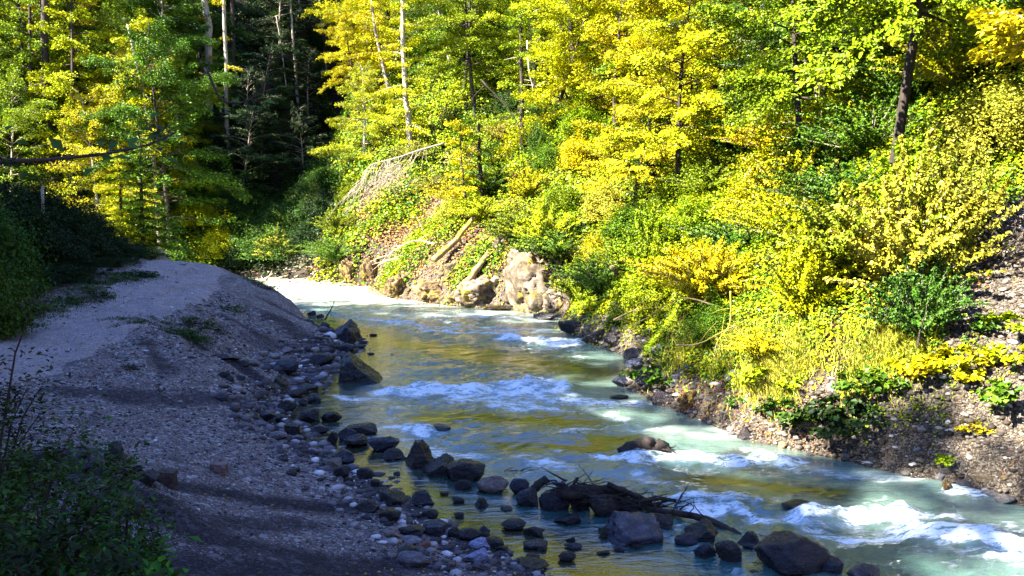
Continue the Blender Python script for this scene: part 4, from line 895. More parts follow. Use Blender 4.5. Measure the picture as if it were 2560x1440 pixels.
# stones of the right shore and the rocks of the far shore
G2 = 'rocks at the foot of the right slope'
for px, py, w_, h_, shp, m_, tint, lab in [
        (1663, 1014, 66, 40, 'ang0', ROCK_WET, (1.6, 1.2, 1.1), 'dark brown boulder at the right waterline left of the orange mossed rock'), (1727, 1024, 70, 40, 'crag1', ROCK_PALE, (.7, .45, .2), 'orange mossed rock at the right waterline'), (1780, 1034, 46, 28, 'crag2', ROCK_PALE, (1, .9, .8), None),
        (1868, 1102, 42, 34, 'pyra', ROCK_WET, (1.7, 1.2, 1), 'dark wedge rock beside the bright pool'), (2372, 1234, 38, 28, 'crag0', ROCK_PALE, (.6, .4, .25), 'brown stone at the right waterline'), (2415, 1228, 40, 18, 'rnd0', ROCK_GREY, (.5, .48, .42), None), (2480, 1248, 44, 16, 'rnd1', ROCK_GREY, (.8, .78, .68), None), (2355, 1205, 26, 16, 'rnd2', ROCK_GREY, (1.1, 1.05, .95), None),
        (1365, 801, 72, 20, 'lay0', ROCK_WET, (2, 1.8, 1.3), 'low dark ledge under the pale cliff face'), (1245, 777, 84, 12, 'flat', ROCK_PALE, (.6, .5, .35), 'thin flat slab jutting into the bright water'),
        (1430, 838, 74, 40, 'ang4', ROCK_WET, (1.3, 1, .7), None), (1490, 862, 70, 44, 'ang5', ROCK_WET, (1.3, 1, .8), None), (1540, 870, 60, 40, 'ang2', ROCK_WET, (1.3, 1, .8), None), (1600, 930, 70, 34, 'ang0', ROCK_WET, BL, None), (1560, 968, 60, 30, 'ang1', ROCK_WET, BL, None), (1610, 965, 70, 40, 'ang3', ROCK_WET, BL, None), (1590, 900, 60, 30, 'ang4', ROCK_WET, B, None), (1550, 1000, 50, 12, 'rnd3', ROCK_WET, B, None),
        (1345, 784, 185, 150, 'crag1', ROCK_PALE, (1, .95, .85), 'tall pale cliff face streaked with yellow moss'), (1225, 770, 190, 84, 'crag2', ROCK_PALE, (1.05, .98, .9), 'broad pale domed rock left of the cliff face'), (1395, 782, 80, 55, 'crag1', ROCK_PALE, (1.1, 1.05, 1), 'white jagged rock at the foot of the cliff face'),
        (1080, 758, 110, 56, 'crag2', ROCK_PALE, (.8, .65, .4), 'mossy ledge rock jutting from the far shore'), (1000, 744, 90, 60, 'crag2', ROCK_PALE, (.85, .65, .35), 'mossy rock at the left tip of the far ledge'), (1150, 765, 80, 34, 'crag0', ROCK_PALE, (.9, .8, .6), None), (870, 712, 56, 66, 'crag0', ROCK_PALE, (.95, .7, .35), 'left mossy rock stub at the far waterline'), (925, 714, 60, 70, 'crag0', ROCK_PALE, (.9, .65, .35), 'right mossy rock stub at the far waterline'),
        (1120, 700, 60, 40, 'crag1', ROCK_PALE, (.9, .8, .6), None), (1300, 690, 70, 60, 'crag2', ROCK_PALE, (.9, .85, .8), None), (1560, 690, 80, 50, 'crag1', ROCK_PALE, (1, .9, .8), None), (1260, 630, 60, 46, 'crag0', ROCK_PALE, (.7, .7, .75), None), (2400, 1000, 26, 12, 'rnd1', ROCK_PALE, B, None), (2080, 985, 24, 28, 'ang2', ROCK_GREY, (2, 2, 2.2), 'small white stone above the fern clump')]:
    rock(px, py, w_, h_, 'pale rock' if m_ is ROCK_PALE else 'dark rock', shp, m_, lab, G2, tint=tint, name='rock', depth=.7)
Rs = smooth_pl(Rsh[2:14], 12)
for i in range(110):
    a = Rs[r_.integers(len(Rs))]; x = a[0] + abs(r_.normal(.45, .45)) * .84; y = a[1] + r_.normal(0, .3)
    u, v, dep = proj(x, y, max(float(hz(x, y)), 0))
    if not (1560 < u < 2560 and 760 < v < 1440): continue
    w_ = r_.uniform(.09, .30) * FPX / dep
    rock(u, v, w_, w_ * r_.uniform(.45, .75), 'small pale stone', None, ROCK_PALE if r_.random() < .4 else ROCK_GREY, None, 'small stones strewn along the right waterline', 'stone', tint=(lambda q: (q, q * .96, q * .84))(r_.uniform(.5, 1.2)), at=(x, y, max(float(hz(x, y)), 0)))
def pebbles(name, n, cond, box, smin, smax, mat, seed, colours):
    r = np.random.default_rng(seed); m = n * 12; Y = box[2] + (box[3] - box[2]) * r.random(m) ** 1.8; X = r.uniform(box[0], box[1], m)
    ok = in_view(X, Y, 300, 20) & cond(X, Y); X = X[ok][:n]; Y = Y[ok][:n]; k = len(X)
    s = smin + (smax - smin) * r.random(k) ** 4; s *= np.clip(Y / 14, .8, 1.9)
    V0, F0 = ICO1; nv = len(V0)
    jit = 1 + r.normal(0, .12, (k, nv)); sc = np.stack([s * r.uniform(.8, 1.5, k), s * r.uniform(.7, 1.1, k), s * r.uniform(.35, .7, k)], -1)
    a = r.random(k) * 6.28; ca, sa = np.cos(a)[:, None], np.sin(a)[:, None]
    L = V0[None] * jit[..., None] * sc[:, None, :] * .5
    x = L[..., 0] * ca - L[..., 1] * sa + X[:, None]; y = L[..., 0] * sa + L[..., 1] * ca + Y[:, None]; z = L[..., 2] + (hz(X, Y) + sc[:, 2] * .12)[:, None]
    V = np.stack([x, y, z], -1).reshape(-1, 3); F = (F0[None] + (np.arange(k) * nv)[:, None, None]).reshape(-1, 3)
    tag(mesh_obj(name, V, F, mat, None, True), kind='stuff')
def pebble_mat(name, stops):
    m, nt, out = newmat(name); g = nd(nt, 'ShaderNodeNewGeometry'); c = ramp(nt, g.outputs['Random Per Island'], stops)
    c = mix(nt, .5, c, ramp(nt, noise(nt, g.outputs['Position'], 30, 3), [(.3, (.6, .6, .6)), (.7, (1.3, 1.3, 1.3))]), 'MULTIPLY')
    principled(nt, out, c, .75); return m
PEB = pebble_mat('pebble', [(0, (.02, .018, .022)), (.55, (.075, .065, .075)), (.82, (.17, .15, .165)), (.95, (.38, .35, .36)), (1, (.72, .70, .72))])
PEBR = pebble_mat('pebble_sunny', [(0, (.022, .015, .010)), (.5, (.075, .058, .043)), (.88, (.19, .16, .125)), (1, (.52, .48, .42))])
lf = lambda x, y: ~inriver(x, y) & (pdist(x, y, Lsh) < pdist(x, y, Rsh))
pebbles('pebbles', 17000, lambda x, y: lf(x, y) & ((pdist(x, y, PATHS) > 1.5 + .3 * rng.normal(size=len(x))) | (rng.random(len(x)) < .05)) & (shade_damp(x, y) < .35 + .5 * rng.random(len(x))), (-12, 5, 7.5, 30), .014, .07, PEB, 701, None)
pebbles('cobbles', 5200, lambda x, y: (pdist(x, y, Lsh) < .3 + 1.3 * rng.random(len(x))) & (x < 4) & (hz(x, y) > -.22), (-12, 5, 9, 33), .04, .22, PEB, 702, None)
pebbles('scree_stones', 10000, lambda x, y: on_right(x, y, .02) & (scree(x, y) > .35 + .5 * rng.random(len(x))), (1, 22, 12, 34), .02, .15, PEBR, 703, None)

def litter_left():
    r = np.random.default_rng(888); n = 9000; X = r.uniform(-13, 3, n); Y = 7.5 + 24 * r.random(n) ** 1.5; ok = lf(X, Y) & in_view(X, Y, 300, 20) & (fbm(X * .8, Y * .8, 889, 3) > .0); X = X[ok][:1500]; Y = Y[ok][:1500]; m = len(X)
    o = leaf_obj('leaf_litter', np.c_[X, Y, hz(X, Y) + .035], slope_normal(X, Y) + r.normal(0, .25, (m, 3)), r.normal(size=(m, 3)), r.uniform(.03, .075, m), r.uniform(.02, .05, m), LITTER); o.color = (.30, .17, .05, 1); tag(o, kind='stuff')
litter_left()
# ------------------------------------------------------------------ driftwood, dead branches, logs
def wpt(px, py, Y=None, z=None, off=0):
    """a point seen at (px, py): on the ground, or at depth Y, or at height z"""
    d = ray(px, py)
    if Y is not None: t = Y / d[1]; return np.array([d[0] * t, d[1] * t, CAM_H + d[2] * t])
    if z is not None: return P(px, py, z)
    h = hit(px, py); return h + [0, 0, off]
def limb(mb, pts, r0, r1, sides=6, seed=0, rough=.12, sub=5):
    p = smooth_pl(np.array(pts, float), sub) if len(pts) > 2 else np.array([pts[0] + (np.array(pts[1]) - pts[0]) * t for t in np.linspace(0, 1, 5)])
    r = np.random.default_rng(seed); p = p + r.normal(0, r0 * .12, p.shape); mb.tube(p, np.linspace(r0, r1, len(p)), sides, rough, seed)
def wood_thing(name, label, cat, parts, mat, group=None):
    """parts: (part name, MB); the thing is an Empty at its base"""
    e = empty(name, (0, 0, 0)); tag(e, label, cat, group); first = parts[0][1].V[0][0]
    e.location = tuple(float(c) for c in first)
    for n_, mb in parts:
        mb.V = [v - first for v in mb.V]; mb.build(n_, mat, e)
    return e
# heap on the boulders
Y0 = 14.2
def hp(px, py, Y=13.42): return wpt(px, py, Y=Y)
r_ = np.random.default_rng(71)
lg = MB(); limb(lg, [hp(1395, 1250), hp(1440, 1228), hp(1500, 1225), hp(1562, 1228)], .10, .07, 9, 1)
e1 = wood_thing('driftwood_log', 'thick short driftwood log lying across the boulders in the heap', 'log', [('trunk', lg)], WET_WOOD)
for i_, (pp_, ra, lab_) in enumerate([(((1455, 1252), (1530, 1246), (1600, 1268)), .075, 'dark log lying low along the front of the driftwood heap'), (((1400, 1236), (1480, 1240), (1545, 1256)), .06, 'dark middle log half buried in the driftwood heap'), (((1520, 1210), (1590, 1240), (1650, 1272)), .045, 'slanting pole on the right half of the driftwood heap'), (((1590, 1256), (1640, 1248), (1690, 1252)), .035, 'thin pole pointing right over the water from the driftwood heap')]):
    lg = MB(); limb(lg, [hp(*q, 13.35 - .05 * i_) for q in pp_], ra, ra * .7, 8, 60 + i_)
    wood_thing('driftwood_log', lab_, 'log', [('trunk', lg)], WET_WOOD)
lg = MB(); limb(lg, [hp(1330, 1232, 13.9), hp(1350, 1208, 13.9), hp(1368, 1199, 13.9)], .07, .06, 8, 2)
wood_thing('driftwood_log', 'short stout stub poking up left in the driftwood heap', 'log', [('trunk', lg)], WET_WOOD)
lg = MB(); limb(lg, [hp(1428, 1226), hp(1436, 1206), hp(1445, 1194)], .05, .015, 6, 3)
wood_thing('driftwood_snag', 'curved horn like stub rising from the middle of the driftwood heap', 'branch', [('trunk', lg)], WET_WOOD)
br = MB(); limb(br, [hp(1500, 1222, 13.5), hp(1580, 1255, 13.4), hp(1640, 1276, 13.1), hp(1715, 1286, 12.9), hp(1770, 1300, 12.75), (hp(1815, 1322, 12.55)), hp(1852, 1342, 12.4)], .035, .06, 8, 4)
tw = MB()
for k in range(5):
    a = hp(1600 + 40 * k, 1268 + 6 * k, 13.1 - .1 * k); limb(tw, [a, a + [r_.normal(0, .2), .1, .12], a + [r_.normal(0, .35), .2, .22]], .012, .003, 4, k)
wood_thing('driftwood_branch', 'long curved dark branch reaching right from the driftwood heap', 'branch', [('trunk', br), ('twigs', tw)], WET_WOOD)
tw = MB()
for k in range(130):
    u = r_.random(); py = 1216 + 64 * u + r_.normal(0, 9 - 4 * u); a = hp(1390 + 325 * u, py, 13.4 + r_.normal(0, .15)); L = r_.uniform(.15, .6); th = r_.normal(.1, .5)
    dv = np.array([math.cos(th) * r_.choice([-1, 1]), r_.normal(0, .4), math.sin(th) * .7]) * L; limb(tw, [a, a + dv * .5 + r_.normal(0, .02, 3), a + dv], r_.uniform(.008, .02), .004, 4, k)
o = tw.build('twig_tangle', WET_WOOD); tag(o, 'tangle of fine twigs caught on the driftwood heap', 'twigs', kind='stuff')
lg = MB(); limb(lg, [hp(1215, 1186, 15.6), hp(1260, 1192, 15.5), hp(1325, 1195, 15.3)], .05, .035, 7, 8)
tw = MB()
for k in range(9):
    a = hp(1230 + 10 * k, 1188, 15.5); limb(tw, [a, a + [.1, 0, .04 + .05 * r_.random()], a + [.22 + .1 * r_.random(), 0, .05 + .12 * r_.random()]], .014, .004, 4, k)
wood_thing('driftwood_branch', 'small dark stick with twigs left of the driftwood heap', 'branch', [('trunk', lg), ('twigs', tw)], WET_WOOD)
# snag in the rapids
Ys = P(1610, 1138)[1]
st = MB(); limb(st, [wpt(1560, 1138, Y=Ys), wpt(1600, 1118, Y=Ys), wpt(1640, 1112, Y=Ys), wpt(1675, 1130, Y=Ys)], .16, .10, 10, 9, .2)
h1 = MB(); limb(h1, [wpt(1632, 1112, Y=Ys), wpt(1645, 1101, Y=Ys), wpt(1662, 1104, Y=Ys)], .035, .015, 6, 10)
h2 = MB(); limb(h2, [wpt(1655, 1120, Y=Ys), wpt(1680, 1119, Y=Ys), wpt(1690, 1113, Y=Ys)], .025, .008, 6, 11)
h3 = MB(); limb(h3, [wpt(1650, 1122, Y=Ys - .1), wpt(1680, 1128, Y=Ys - .2), wpt(1704, 1140, Y=Ys - .3)], .02, .008, 6, 12)
wood_thing('snag', 'wet root snag with curled arms breaking the rapids in midstream', 'snag', [('trunk', st), ('root', h1), ('root', h2), ('root', h3)], WET_WOOD)
rock(1605, 1140, 96, 30, '', 'rnd1', ROCK_WET, 'wet black rock under the root snag in the rapids', G1)
tw = MB()
for k in range(90):
    px = r_.uniform(600, 840); a = P(px, 697 + (px - 600) * .07 - abs(r_.normal(0, 5)), .1); a[2] = max(0, float(hz(a[0], a[1]))) + .08; L = r_.uniform(.4, 1.6); th = r_.normal(.1, .6)
    limb(tw, [a, a + [L * math.cos(th) * .5, r_.normal(0, .2), L * .2 * abs(math.sin(th))], a + [L * math.cos(th), r_.normal(0, .3), L * .4 * math.sin(th)]], r_.uniform(.02, .05), .01, 4, k)
o = tw.build('driftwood_litter', DEAD_PALE); tag(o, 'line of broken driftwood along the far waterline', 'driftwood', kind='stuff')
tw = MB(); a0 = wpt(812, 800, Y=33.0)
limb(tw, [a0, wpt(822, 782, Y=33), wpt(832, 765, Y=33), wpt(838, 738, Y=33)], .03, .008, 5, 13); limb(tw, [wpt(829, 770, Y=33), wpt(826, 758, Y=33)], .014, .006, 4, 14); limb(tw, [wpt(834, 760, Y=33), wpt(841, 756, Y=33)], .012, .005, 4, 14)
wood_thing('dead_twig', 'bare forked twig standing at the far end of the left bank', 'twig', [('stem', tw)], WET_WOOD)
tw = MB()
for k in range(22):
    a = P(1945 + r_.normal(0, 16), 1348 + r_.normal(0, 4), .02); L = .3 * r_.uniform(.4, 1); th = r_.random() * 6.28; limb(tw, [a, a + [L * math.cos(th), L * .5 * math.sin(th), .10 * r_.random()]], .006, .002, 4, k)
wood_thing('twig_clump', 'small clump of twigs floating right of the peaked boulder', 'twigs', [('twigs', tw)], WET_WOOD)
tw = MB()
for k in range(26):
    a = P(742 + r_.normal(0, 7), 747 + r_.normal(0, 1), .05); L = .9 * r_.uniform(.4, 1); th = r_.random() * 3.14; limb(tw, [a, a + [L * math.cos(th), .2, .5 * math.sin(th) * L]], .015, .006, 3, k)
wood_thing('twig_clump', 'faint clump of twigs in the bright far water', 'twigs', [('twigs', tw)], DEAD_PALE)
# fallen pale branch with hanging twigs on the sunny slope
Yb = hit(1000, 470)[1] - 2.0
mb = MB(); main = [wpt(1110, 358, Y=Yb + .6), wpt(1050, 375, Y=Yb + .2), wpt(980, 398, Y=Yb), wpt(930, 412, Y=Yb - .3), wpt(905, 438, Y=Yb - .5)]; limb(mb, main, .06, .02, 8, 20)
mp_ = smooth_pl(np.array(main), 12); tw = MB()
for k in range(40):
    a = mp_[int((.18 + .8 * r_.random()) * (len(mp_) - 1))]; L = r_.uniform(1.2, 3.4); sw = r_.normal(-.45, .25)
    q1 = a + [sw * L * .25 + r_.normal(0, .12), -.2 + r_.normal(0, .2), -L * .3]; qm = a + [sw * L * .6 + r_.normal(0, .2), -.2 + r_.normal(0, .3), -L * .6]; q2 = a + [sw * L * .75 + r_.normal(0, .35), -.3 + r_.normal(0, .3), -L * .9]; limb(tw, [a, q1, qm, q2], r_.uniform(.008, .02), .004, 5, k)
    for j in range(3):
        t = r_.uniform(.3, .9); b0 = a + (q2 - a) * t; limb(tw, [b0, b0 + [r_.normal(-.2, .25), r_.normal(0, .15), -.35 * r_.random() - .15]], .013, .005, 4, j)
wood_thing('fallen_branch', 'bleached fallen branch with many hanging twigs on the sunny slope', 'branch', [('trunk', mb), ('twigs', tw)], BARK_PALE)
Yb = hit(1140, 600)[1] - .8
def log2(label, pts, r0, r1, mat, name='fallen_log', stubs=4, seed=0):
    m_ = MB(); limb(m_, pts, r0, r1, 10, seed, .1); s_ = MB(); r = np.random.default_rng(seed); p = smooth_pl(np.array(pts, float), 8)
    for k in range(stubs):
        a = p[r.integers(2, len(p) - 2)]; dv = r.normal(size=3) * [1, .3, 1]; dv /= np.linalg.norm(dv); limb(s_, [a, a + dv * r.uniform(.3, .9)], r0 * .3, r0 * .1, 5, k)
    return wood_thing(name, label, 'log', [('trunk', m_), ('branch_stubs', s_)], mat)
log2('mossy leaning log across the slope left of the pale cliff face', [wpt(1085, 650, Y=Yb - 1.3), wpt(1130, 612, Y=Yb - .6), wpt(1160, 575, Y=Yb), wpt(1205, 525, Y=Yb + .8)], .17, .11, BARK_MOSS, seed=31)
Yb = hit(1190, 690)[1] - .4
log2('short mossy log propped on the broad pale rock', [wpt(1145, 722, Y=Yb - .5), wpt(1180, 690, Y=Yb), wpt(1222, 630, Y=Yb + .6)], .16, .14, BARK_MOSS, seed=32, stubs=1)
Yb = hit(2000, 120)[1] - 2.5
log2('thin mossy leaning stem crossing the birch stems at the top right', [wpt(2060, 135, Y=Yb), wpt(2130, 95, Y=Yb), wpt(2230, 30, Y=Yb), wpt(2300, -30, Y=Yb)], .07, .05, BARK_MOSS, seed=33, stubs=3)
for i, (pts, lab) in enumerate([
        ([(1100, 560), (1060, 600), (1010, 640), (960, 650)], 'bleached brushwood branch below the hanging twigs'), ([(1090, 610), (1040, 600), (990, 625), (950, 655)], 'second bleached brushwood branch below the hanging twigs, nearer the water'),
        ([(1790, 770), (1700, 760), (1620, 790), (1560, 830)], 'bare grey branch over the dark undercut bank'), ([(1830, 730), (1820, 800), (1800, 860), (1790, 900)], 'upright bare stem beside the dark undercut bank'), ([(1540, 800), (1600, 775), (1660, 760)], 'thin bare branch above the dark undercut bank'),
        ([(1700, 870), (1760, 850), (1830, 830), (1850, 850)], 'low bare root branch right of the dark undercut bank'), ([(1940, 660), (1990, 700), (2030, 720)], 'dark bare stem leaning out of the yellow bushes'), ([(2280, 860), (2300, 800), (2330, 770)], 'dark bare stem under the shaded bush on the slope'),
        ([(1780, 240), (1840, 160), (1880, 130), (2040, 60)], 'long pale bare branch slanting across the upper crowns'), ([(1320, 100), (1330, 210), (1390, 190), (1440, 190)], 'arched bare branch in the upper middle crowns'), ([(1210, 200), (1290, 300), (1300, 390)], 'dark leaning stem left of the ivy clad trunk')]):
    hh = [hit(*p) for p in pts]; Yd = min(h[1] for h in hh) - (.5 if pts[0][1] > 500 else 2.2)
    b = MB(); t_ = MB(); pp = [wpt(*p, Y=Yd + .12 * k) for k, p in enumerate(pts)]; sc = Yd / 30
    limb(b, [q + r_.normal(0, .06, 3) for q in pp], .026 * sc + .006, .009 * sc, 6, 40 + i); p2 = smooth_pl(np.array(pp), 8) if len(pp) > 2 else np.array(pp)
    for k in range(9):
        a = p2[r_.integers(1, len(p2) - 1)]; dv = r_.normal(size=3) * [1, .4, .7]; dv /= np.linalg.norm(dv); L = r_.uniform(.3, 1.1) * sc; limb(t_, [a, a + dv * L * .5 + [0, 0, .03], a + dv * L], .012 * sc, .004 * sc, 4, k)
    wood_thing('bare_branch', lab, 'branch', [('stem', b), ('twigs', t_)], BARK_DARK if 'dark' in lab[:5] else DEAD_PALE if pts[0][1] < 700 else BARK_MOSS)

# ------------------------------------------------------------------ trees one can tell apart
def trunk_tree(label, pts, r0, r1, mat, crown=None, cat='tree', name='tree', Yoff=0, sprays=0, colour='yellow green', seed=0, start=.25, spread=2.2, leaf=.13, moss=False, group=None):
    """a tree whose trunk follows the photograph: pts from the base upwards; base stands on the slope"""
    b = hit(*pts[0], tmin=15); Y = b[1] + Yoff; r = np.random.default_rng(seed)
    P3 = [np.array([b[0], b[1], b[2] - .4])] + [wpt(*p, Y=Y - .15 * k) for k, p in enumerate(pts[1:])]
    if Yoff: P3[0] = wpt(*pts[0], Y=Y) ; P3[0][2] = float(hz(P3[0][0], P3[0][1])) - .4
    t_ = MB(); limb(t_, P3, r0, r1, 9, seed, .08, 6); path_ = smooth_pl(np.array(P3), 10)
    l_ = MB(); C = []; N = []; D = []; az = r.random() * 6
    for k in range(sprays):
        f = start + (1 - start) * (k + .5) / sprays; a = path_[min(len(path_) - 1, int(f * (len(path_) - 1)))]; az += GOLD; L = spread * r.uniform(.5, 1.1) * (1 - .4 * f)
        dh = np.array([math.cos(az), math.sin(az), r.normal(.12, .15)]); e = a + dh * L - [0, 0, .12 * L]; limb(l_ if sprays > 8 else t_, [a, a + dh * L * .5, e], r0 * .18, .005, 4, k)
        pr = np.array([-dh[1], dh[0], 0]); nl = int(170 * L); w = r.random(nl) ** .8; o_ = r.uniform(-1, 1, nl) * (.15 + .55 * L * np.sin(np.pi * (.08 + .9 * w)) * .6)
        c = a + (e - a) * w[:, None] + pr * o_[:, None]; c[:, 2] += r.normal(0, .07, nl) - .08 * np.abs(o_)
        C.append(c); N.append(np.array([0, 0, 1]) + dh * .4 + r.normal(0, .45, (nl, 3))); D.append(dh + pr * o_[:, None] + r.normal(0, .3, (nl, 3)))
    e = empty(name, P3[0]); tag(e, label, cat, group); o0 = P3[0]
    t_.V = [v - o0 for v in t_.V]; t_.build('trunk', mat, e)
    if sprays:
        
        if sprays > 8: l_.V = [v - o0 for v in l_.V]; l_.build('branches', mat, e)
        C = np.vstack(C) - o0; s = leaf * r.uniform(.7, 1.25, len(C)); lo = leaf_obj('crown', C, np.vstack(N), np.vstack(D), s, s * .62, LEAF, e); lo.color = (*COLS[colour], 1)
    return e
TREES = [
 ('tall straight pale trunk rising to the top edge above the hanging twigs', [(1030, 376), (1016, 250), (1008, 120), (1006, -60)], .22, .14, BARK_PALE, 26, 'lemon yellow', 2.6),
 ('slanting brown trunk left of the tall pale trunk', [(978, 250), (955, 150), (935, 60), (925, -40)], .15, .10, BARK_PALE, 24, 'golden yellow', 2.6),
 ('straight dark trunk clad in ivy at its foot in the middle of the slope', [(1306, 385), (1304, 250), (1302, 100), (1300, 40)], .15, .08, BARK_DARK, 18, 'yellow green', 2.0),
 ('left of the two dark leaning trunks at the top centre', [(1420, 110), (1400, 60), (1384, -30)], .20, .16, BARK_DARK, 10, 'yellow green', 2.4),
 ('right of the two dark leaning trunks at the top centre', [(1440, 190), (1428, 90), (1420, -30)], .22, .18, BARK_DARK, 10, 'lemon yellow', 2.4),
 ('left trunk of the dark twin trunks on the right slope', [(1796, 372), (1790, 290), (1786, 200), (1784, 60)], .17, .10, BARK_DARK, 16, 'lemon yellow', 2.4),
 ('right trunk of the dark twin trunks on the right slope', [(1822, 330), (1808, 240), (1800, 160), (1790, 0)], .13, .08, BARK_DARK, 16, 'yellow green', 2.4),
 ('left white birch stem at the top right', [(2185, 190), (2172, 100), (2160, -30)], .13, .10, BARK_PALE, 8, 'bright green', 1.8),
 ('second white birch stem at the top right, slightly thinner', [(2200, 160), (2180, 60), (2172, -30)], .09, .07, BARK_PALE, 8, 'bright green', 1.8),
 ('mossy brown stem left of the white birch stems', [(2155, 230), (2145, 100), (2138, -30)], .11, .09, BARK_MOSS, 8, 'bright green', 1.8),
 ('bent bare trunk near the dark hollow at the top right', [(2334, 105), (2318, 60), (2300, -30)], .10, .08, BARK_PALE, 3, 'bright green', 1.4),
 ('slim curved stem in the middle of the right slope', [(2070, 400), (2048, 340), (2044, 260), (2030, 170)], .06, .03, BARK_PALE, 14, 'bright green', 1.6),
 ('dark stem standing between the hanging twigs and the ivy clad trunk', [(1206, 510), (1200, 430), (1198, 370), (1196, 300)], .13, .07, BARK_DARK, 14, 'yellow green', 1.8),
 ('thin dark stem right of the hanging twigs', [(1172, 540), (1160, 460), (1152, 380), (1150, 300)], .06, .03, BARK_DARK, 14, 'golden yellow', 1.5),
 ('dark stump like trunk under the bushes of the middle slope', [(1640, 500), (1634, 460), (1630, 410), (1628, 330)], .22, .10, BARK_DARK, 14, 'yellow green', 1.8)]
for i, (lab, pts, a, b_, m_, ns, col, sp_) in enumerate(TREES): trunk_tree(lab, pts, a, b_, m_, sprays=ns, colour=col, seed=800 + i, spread=sp_, start=.1)
# trunks of the gully and the far left wood
GT = [([(520, 290), (520, 200), (522, 90), (508, -30)], .34, .26, BARK_PALE, 'thick pale trunk at the left rim of the dark gully'), ([(578, 400), (566, 290), (565, 150), (556, -30)], .17, .12, BARK_PALE, 'long slender lit trunk at the left rim of the dark gully'),
      ([(560, 330), (545, 230), (520, 190), (500, 150)], .10, .06, BARK_PALE, 'forked lit stem beside the slender gully trunk'), ([(505, 260), (500, 150), (490, 60), (485, -30)], .16, .12, BARK_DARK, 'dark trunk just left of the thick pale gully trunk'), ([(585, 250), (584, 150), (582, 60), (580, -30)], .18, .14, BARK_DARK, 'dark trunk just right of the thick pale gully trunk'),
      ([(745, 270), (738, 170), (732, 90), (724, -20)], .13, .08, BARK_PALE, 'reddish stem deep in the dark gully'), ([(722, 250), (712, 190), (704, 120), (690, 40)], .07, .04, BARK_PALE, 'thin pale stem deep in the dark gully'), ([(818, 190), (810, 120), (803, 60), (798, -20)], .10, .07, BARK_PALE, 'pale stem at the right rim of the dark gully'),
      ([(645, 330), (638, 260), (634, 200)], .05, .03, BARK_PALE, 'short thin stem low in the dark gully')]
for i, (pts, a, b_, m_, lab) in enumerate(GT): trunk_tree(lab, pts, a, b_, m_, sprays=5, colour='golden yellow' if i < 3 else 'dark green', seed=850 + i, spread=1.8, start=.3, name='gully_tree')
for i, (pts, a, b_, m_, ns, col, lab) in enumerate([([(142, 460), (128, 330), (114, 200), (112, -30)], .30, .22, BARK_DARK, 14, 'lemon yellow', 'thickest dark trunk at the left edge'), ([(112, 380), (108, 250), (104, 120), (104, -30)], .20, .14, BARK_DARK, 12, 'yellow green', 'dark trunk just left of the thickest one at the left edge'),
        ([(196, 280), (192, 190), (188, 90), (186, -30)], .17, .12, BARK_DARK, 12, 'yellow green', 'dark brown trunk a third tree in from the left edge'), ([(156, 300), (152, 180), (150, 60), (150, -30)], .13, .10, BARK_DARK, 8, 'lemon yellow', 'slim dark trunk between the two thicker left ones'),
        ([(397, 485), (384, 400), (370, 290), (352, 210), (318, 60)], .15, .07, BARK_PALE, 22, 'lemon yellow', 'slim pale curved trunk rising from the small green spruce'), ([(450, 335), (440, 270), (424, 210), (412, 120)], .08, .05, BARK_PALE, 14, 'yellow green', 'thin pale trunk right of the slim curved one')]):
    trunk_tree(lab, pts, a, b_, m_, sprays=ns, colour=col, seed=870 + i, spread=2.6, start=.2, Yoff=-6, name='forest_tree', leaf=.16)
def at(px, py): h = hit(px, py); return h[0], h[1]
x, y = at(392, 640); plant('spruce', 'spruce_tree', 'spruce', x - .2, y - 1, 'bright green', 1.35, label='small green spruce at the foot of the far wood', group=None)
x, y = at(330, 640); plant('spruce', 'spruce_tree', 'spruce', x - .2, y - .5, 'lemon yellow', 1.1, label='small yellowish young conifer left of the green spruce')
# orange beech spray at the right edge
for i, (px, py, col, lab) in enumerate([(2620, 330, 'golden yellow', 'orange yellow beech leaning in from the right edge')]):
    h = hit(2540, 420); x = 15.5; y = 25.5
    trunk_tree(lab, [(2760, 500), (2730, 250), (2650, 100), (2560, 40)], .14, .04, BARK_PALE, sprays=20, colour=col, seed=901, spread=1.7, start=.45, leaf=.11, Yoff=-3)
for i, (px, py, sc, col, lab) in enumerate([(2250, 760, 1.25, 'pale straw', 'big pale hazel bush in the middle of the right slope'), (2130, 690, 1.15, 'yellow green', 'tall yellow green bush left of the pale hazel bush'), (2370, 700, 1.0, 'pale straw', 'pale bush right of the big hazel bush'),
        (2300, 850, .75, 'mid green', 'dark green bush under the pale hazel bush'), (1760, 760, .95, 'golden yellow', 'upright orange yellow bush above the dark undercut bank'), (2000, 800, .8, 'lemon yellow', 'lemon yellow bush at the upper edge of the herb slope'), (1960, 560, 1.1, 'lemon yellow', 'lemon bush left of the tall hazel bushes'),
        (1500, 740, .95, 'bright green', 'bright green bush between the cliff face and the undercut bank'), (1620, 720, 1.0, 'yellow green', 'yellow green bush above the undercut bank'), (1360, 640, 1.1, 'lemon yellow', 'lemon green bush crowning the pale cliff face'), (1290, 610, .9, 'yellow green', 'yellow green bush left above the cliff face'),
        (1340, 400, .8, 'mid green', 'ivy clump at the foot of the straight dark trunk')]):
    x, y = at(px, py); plant(['shoot_a', 'shoot_c', 'shoot_b'][i % 3], 'bush', 'bush', x, y, col, (sc, sc, sc * 1.25), label=lab, group='bushes along the sunlit right bank')
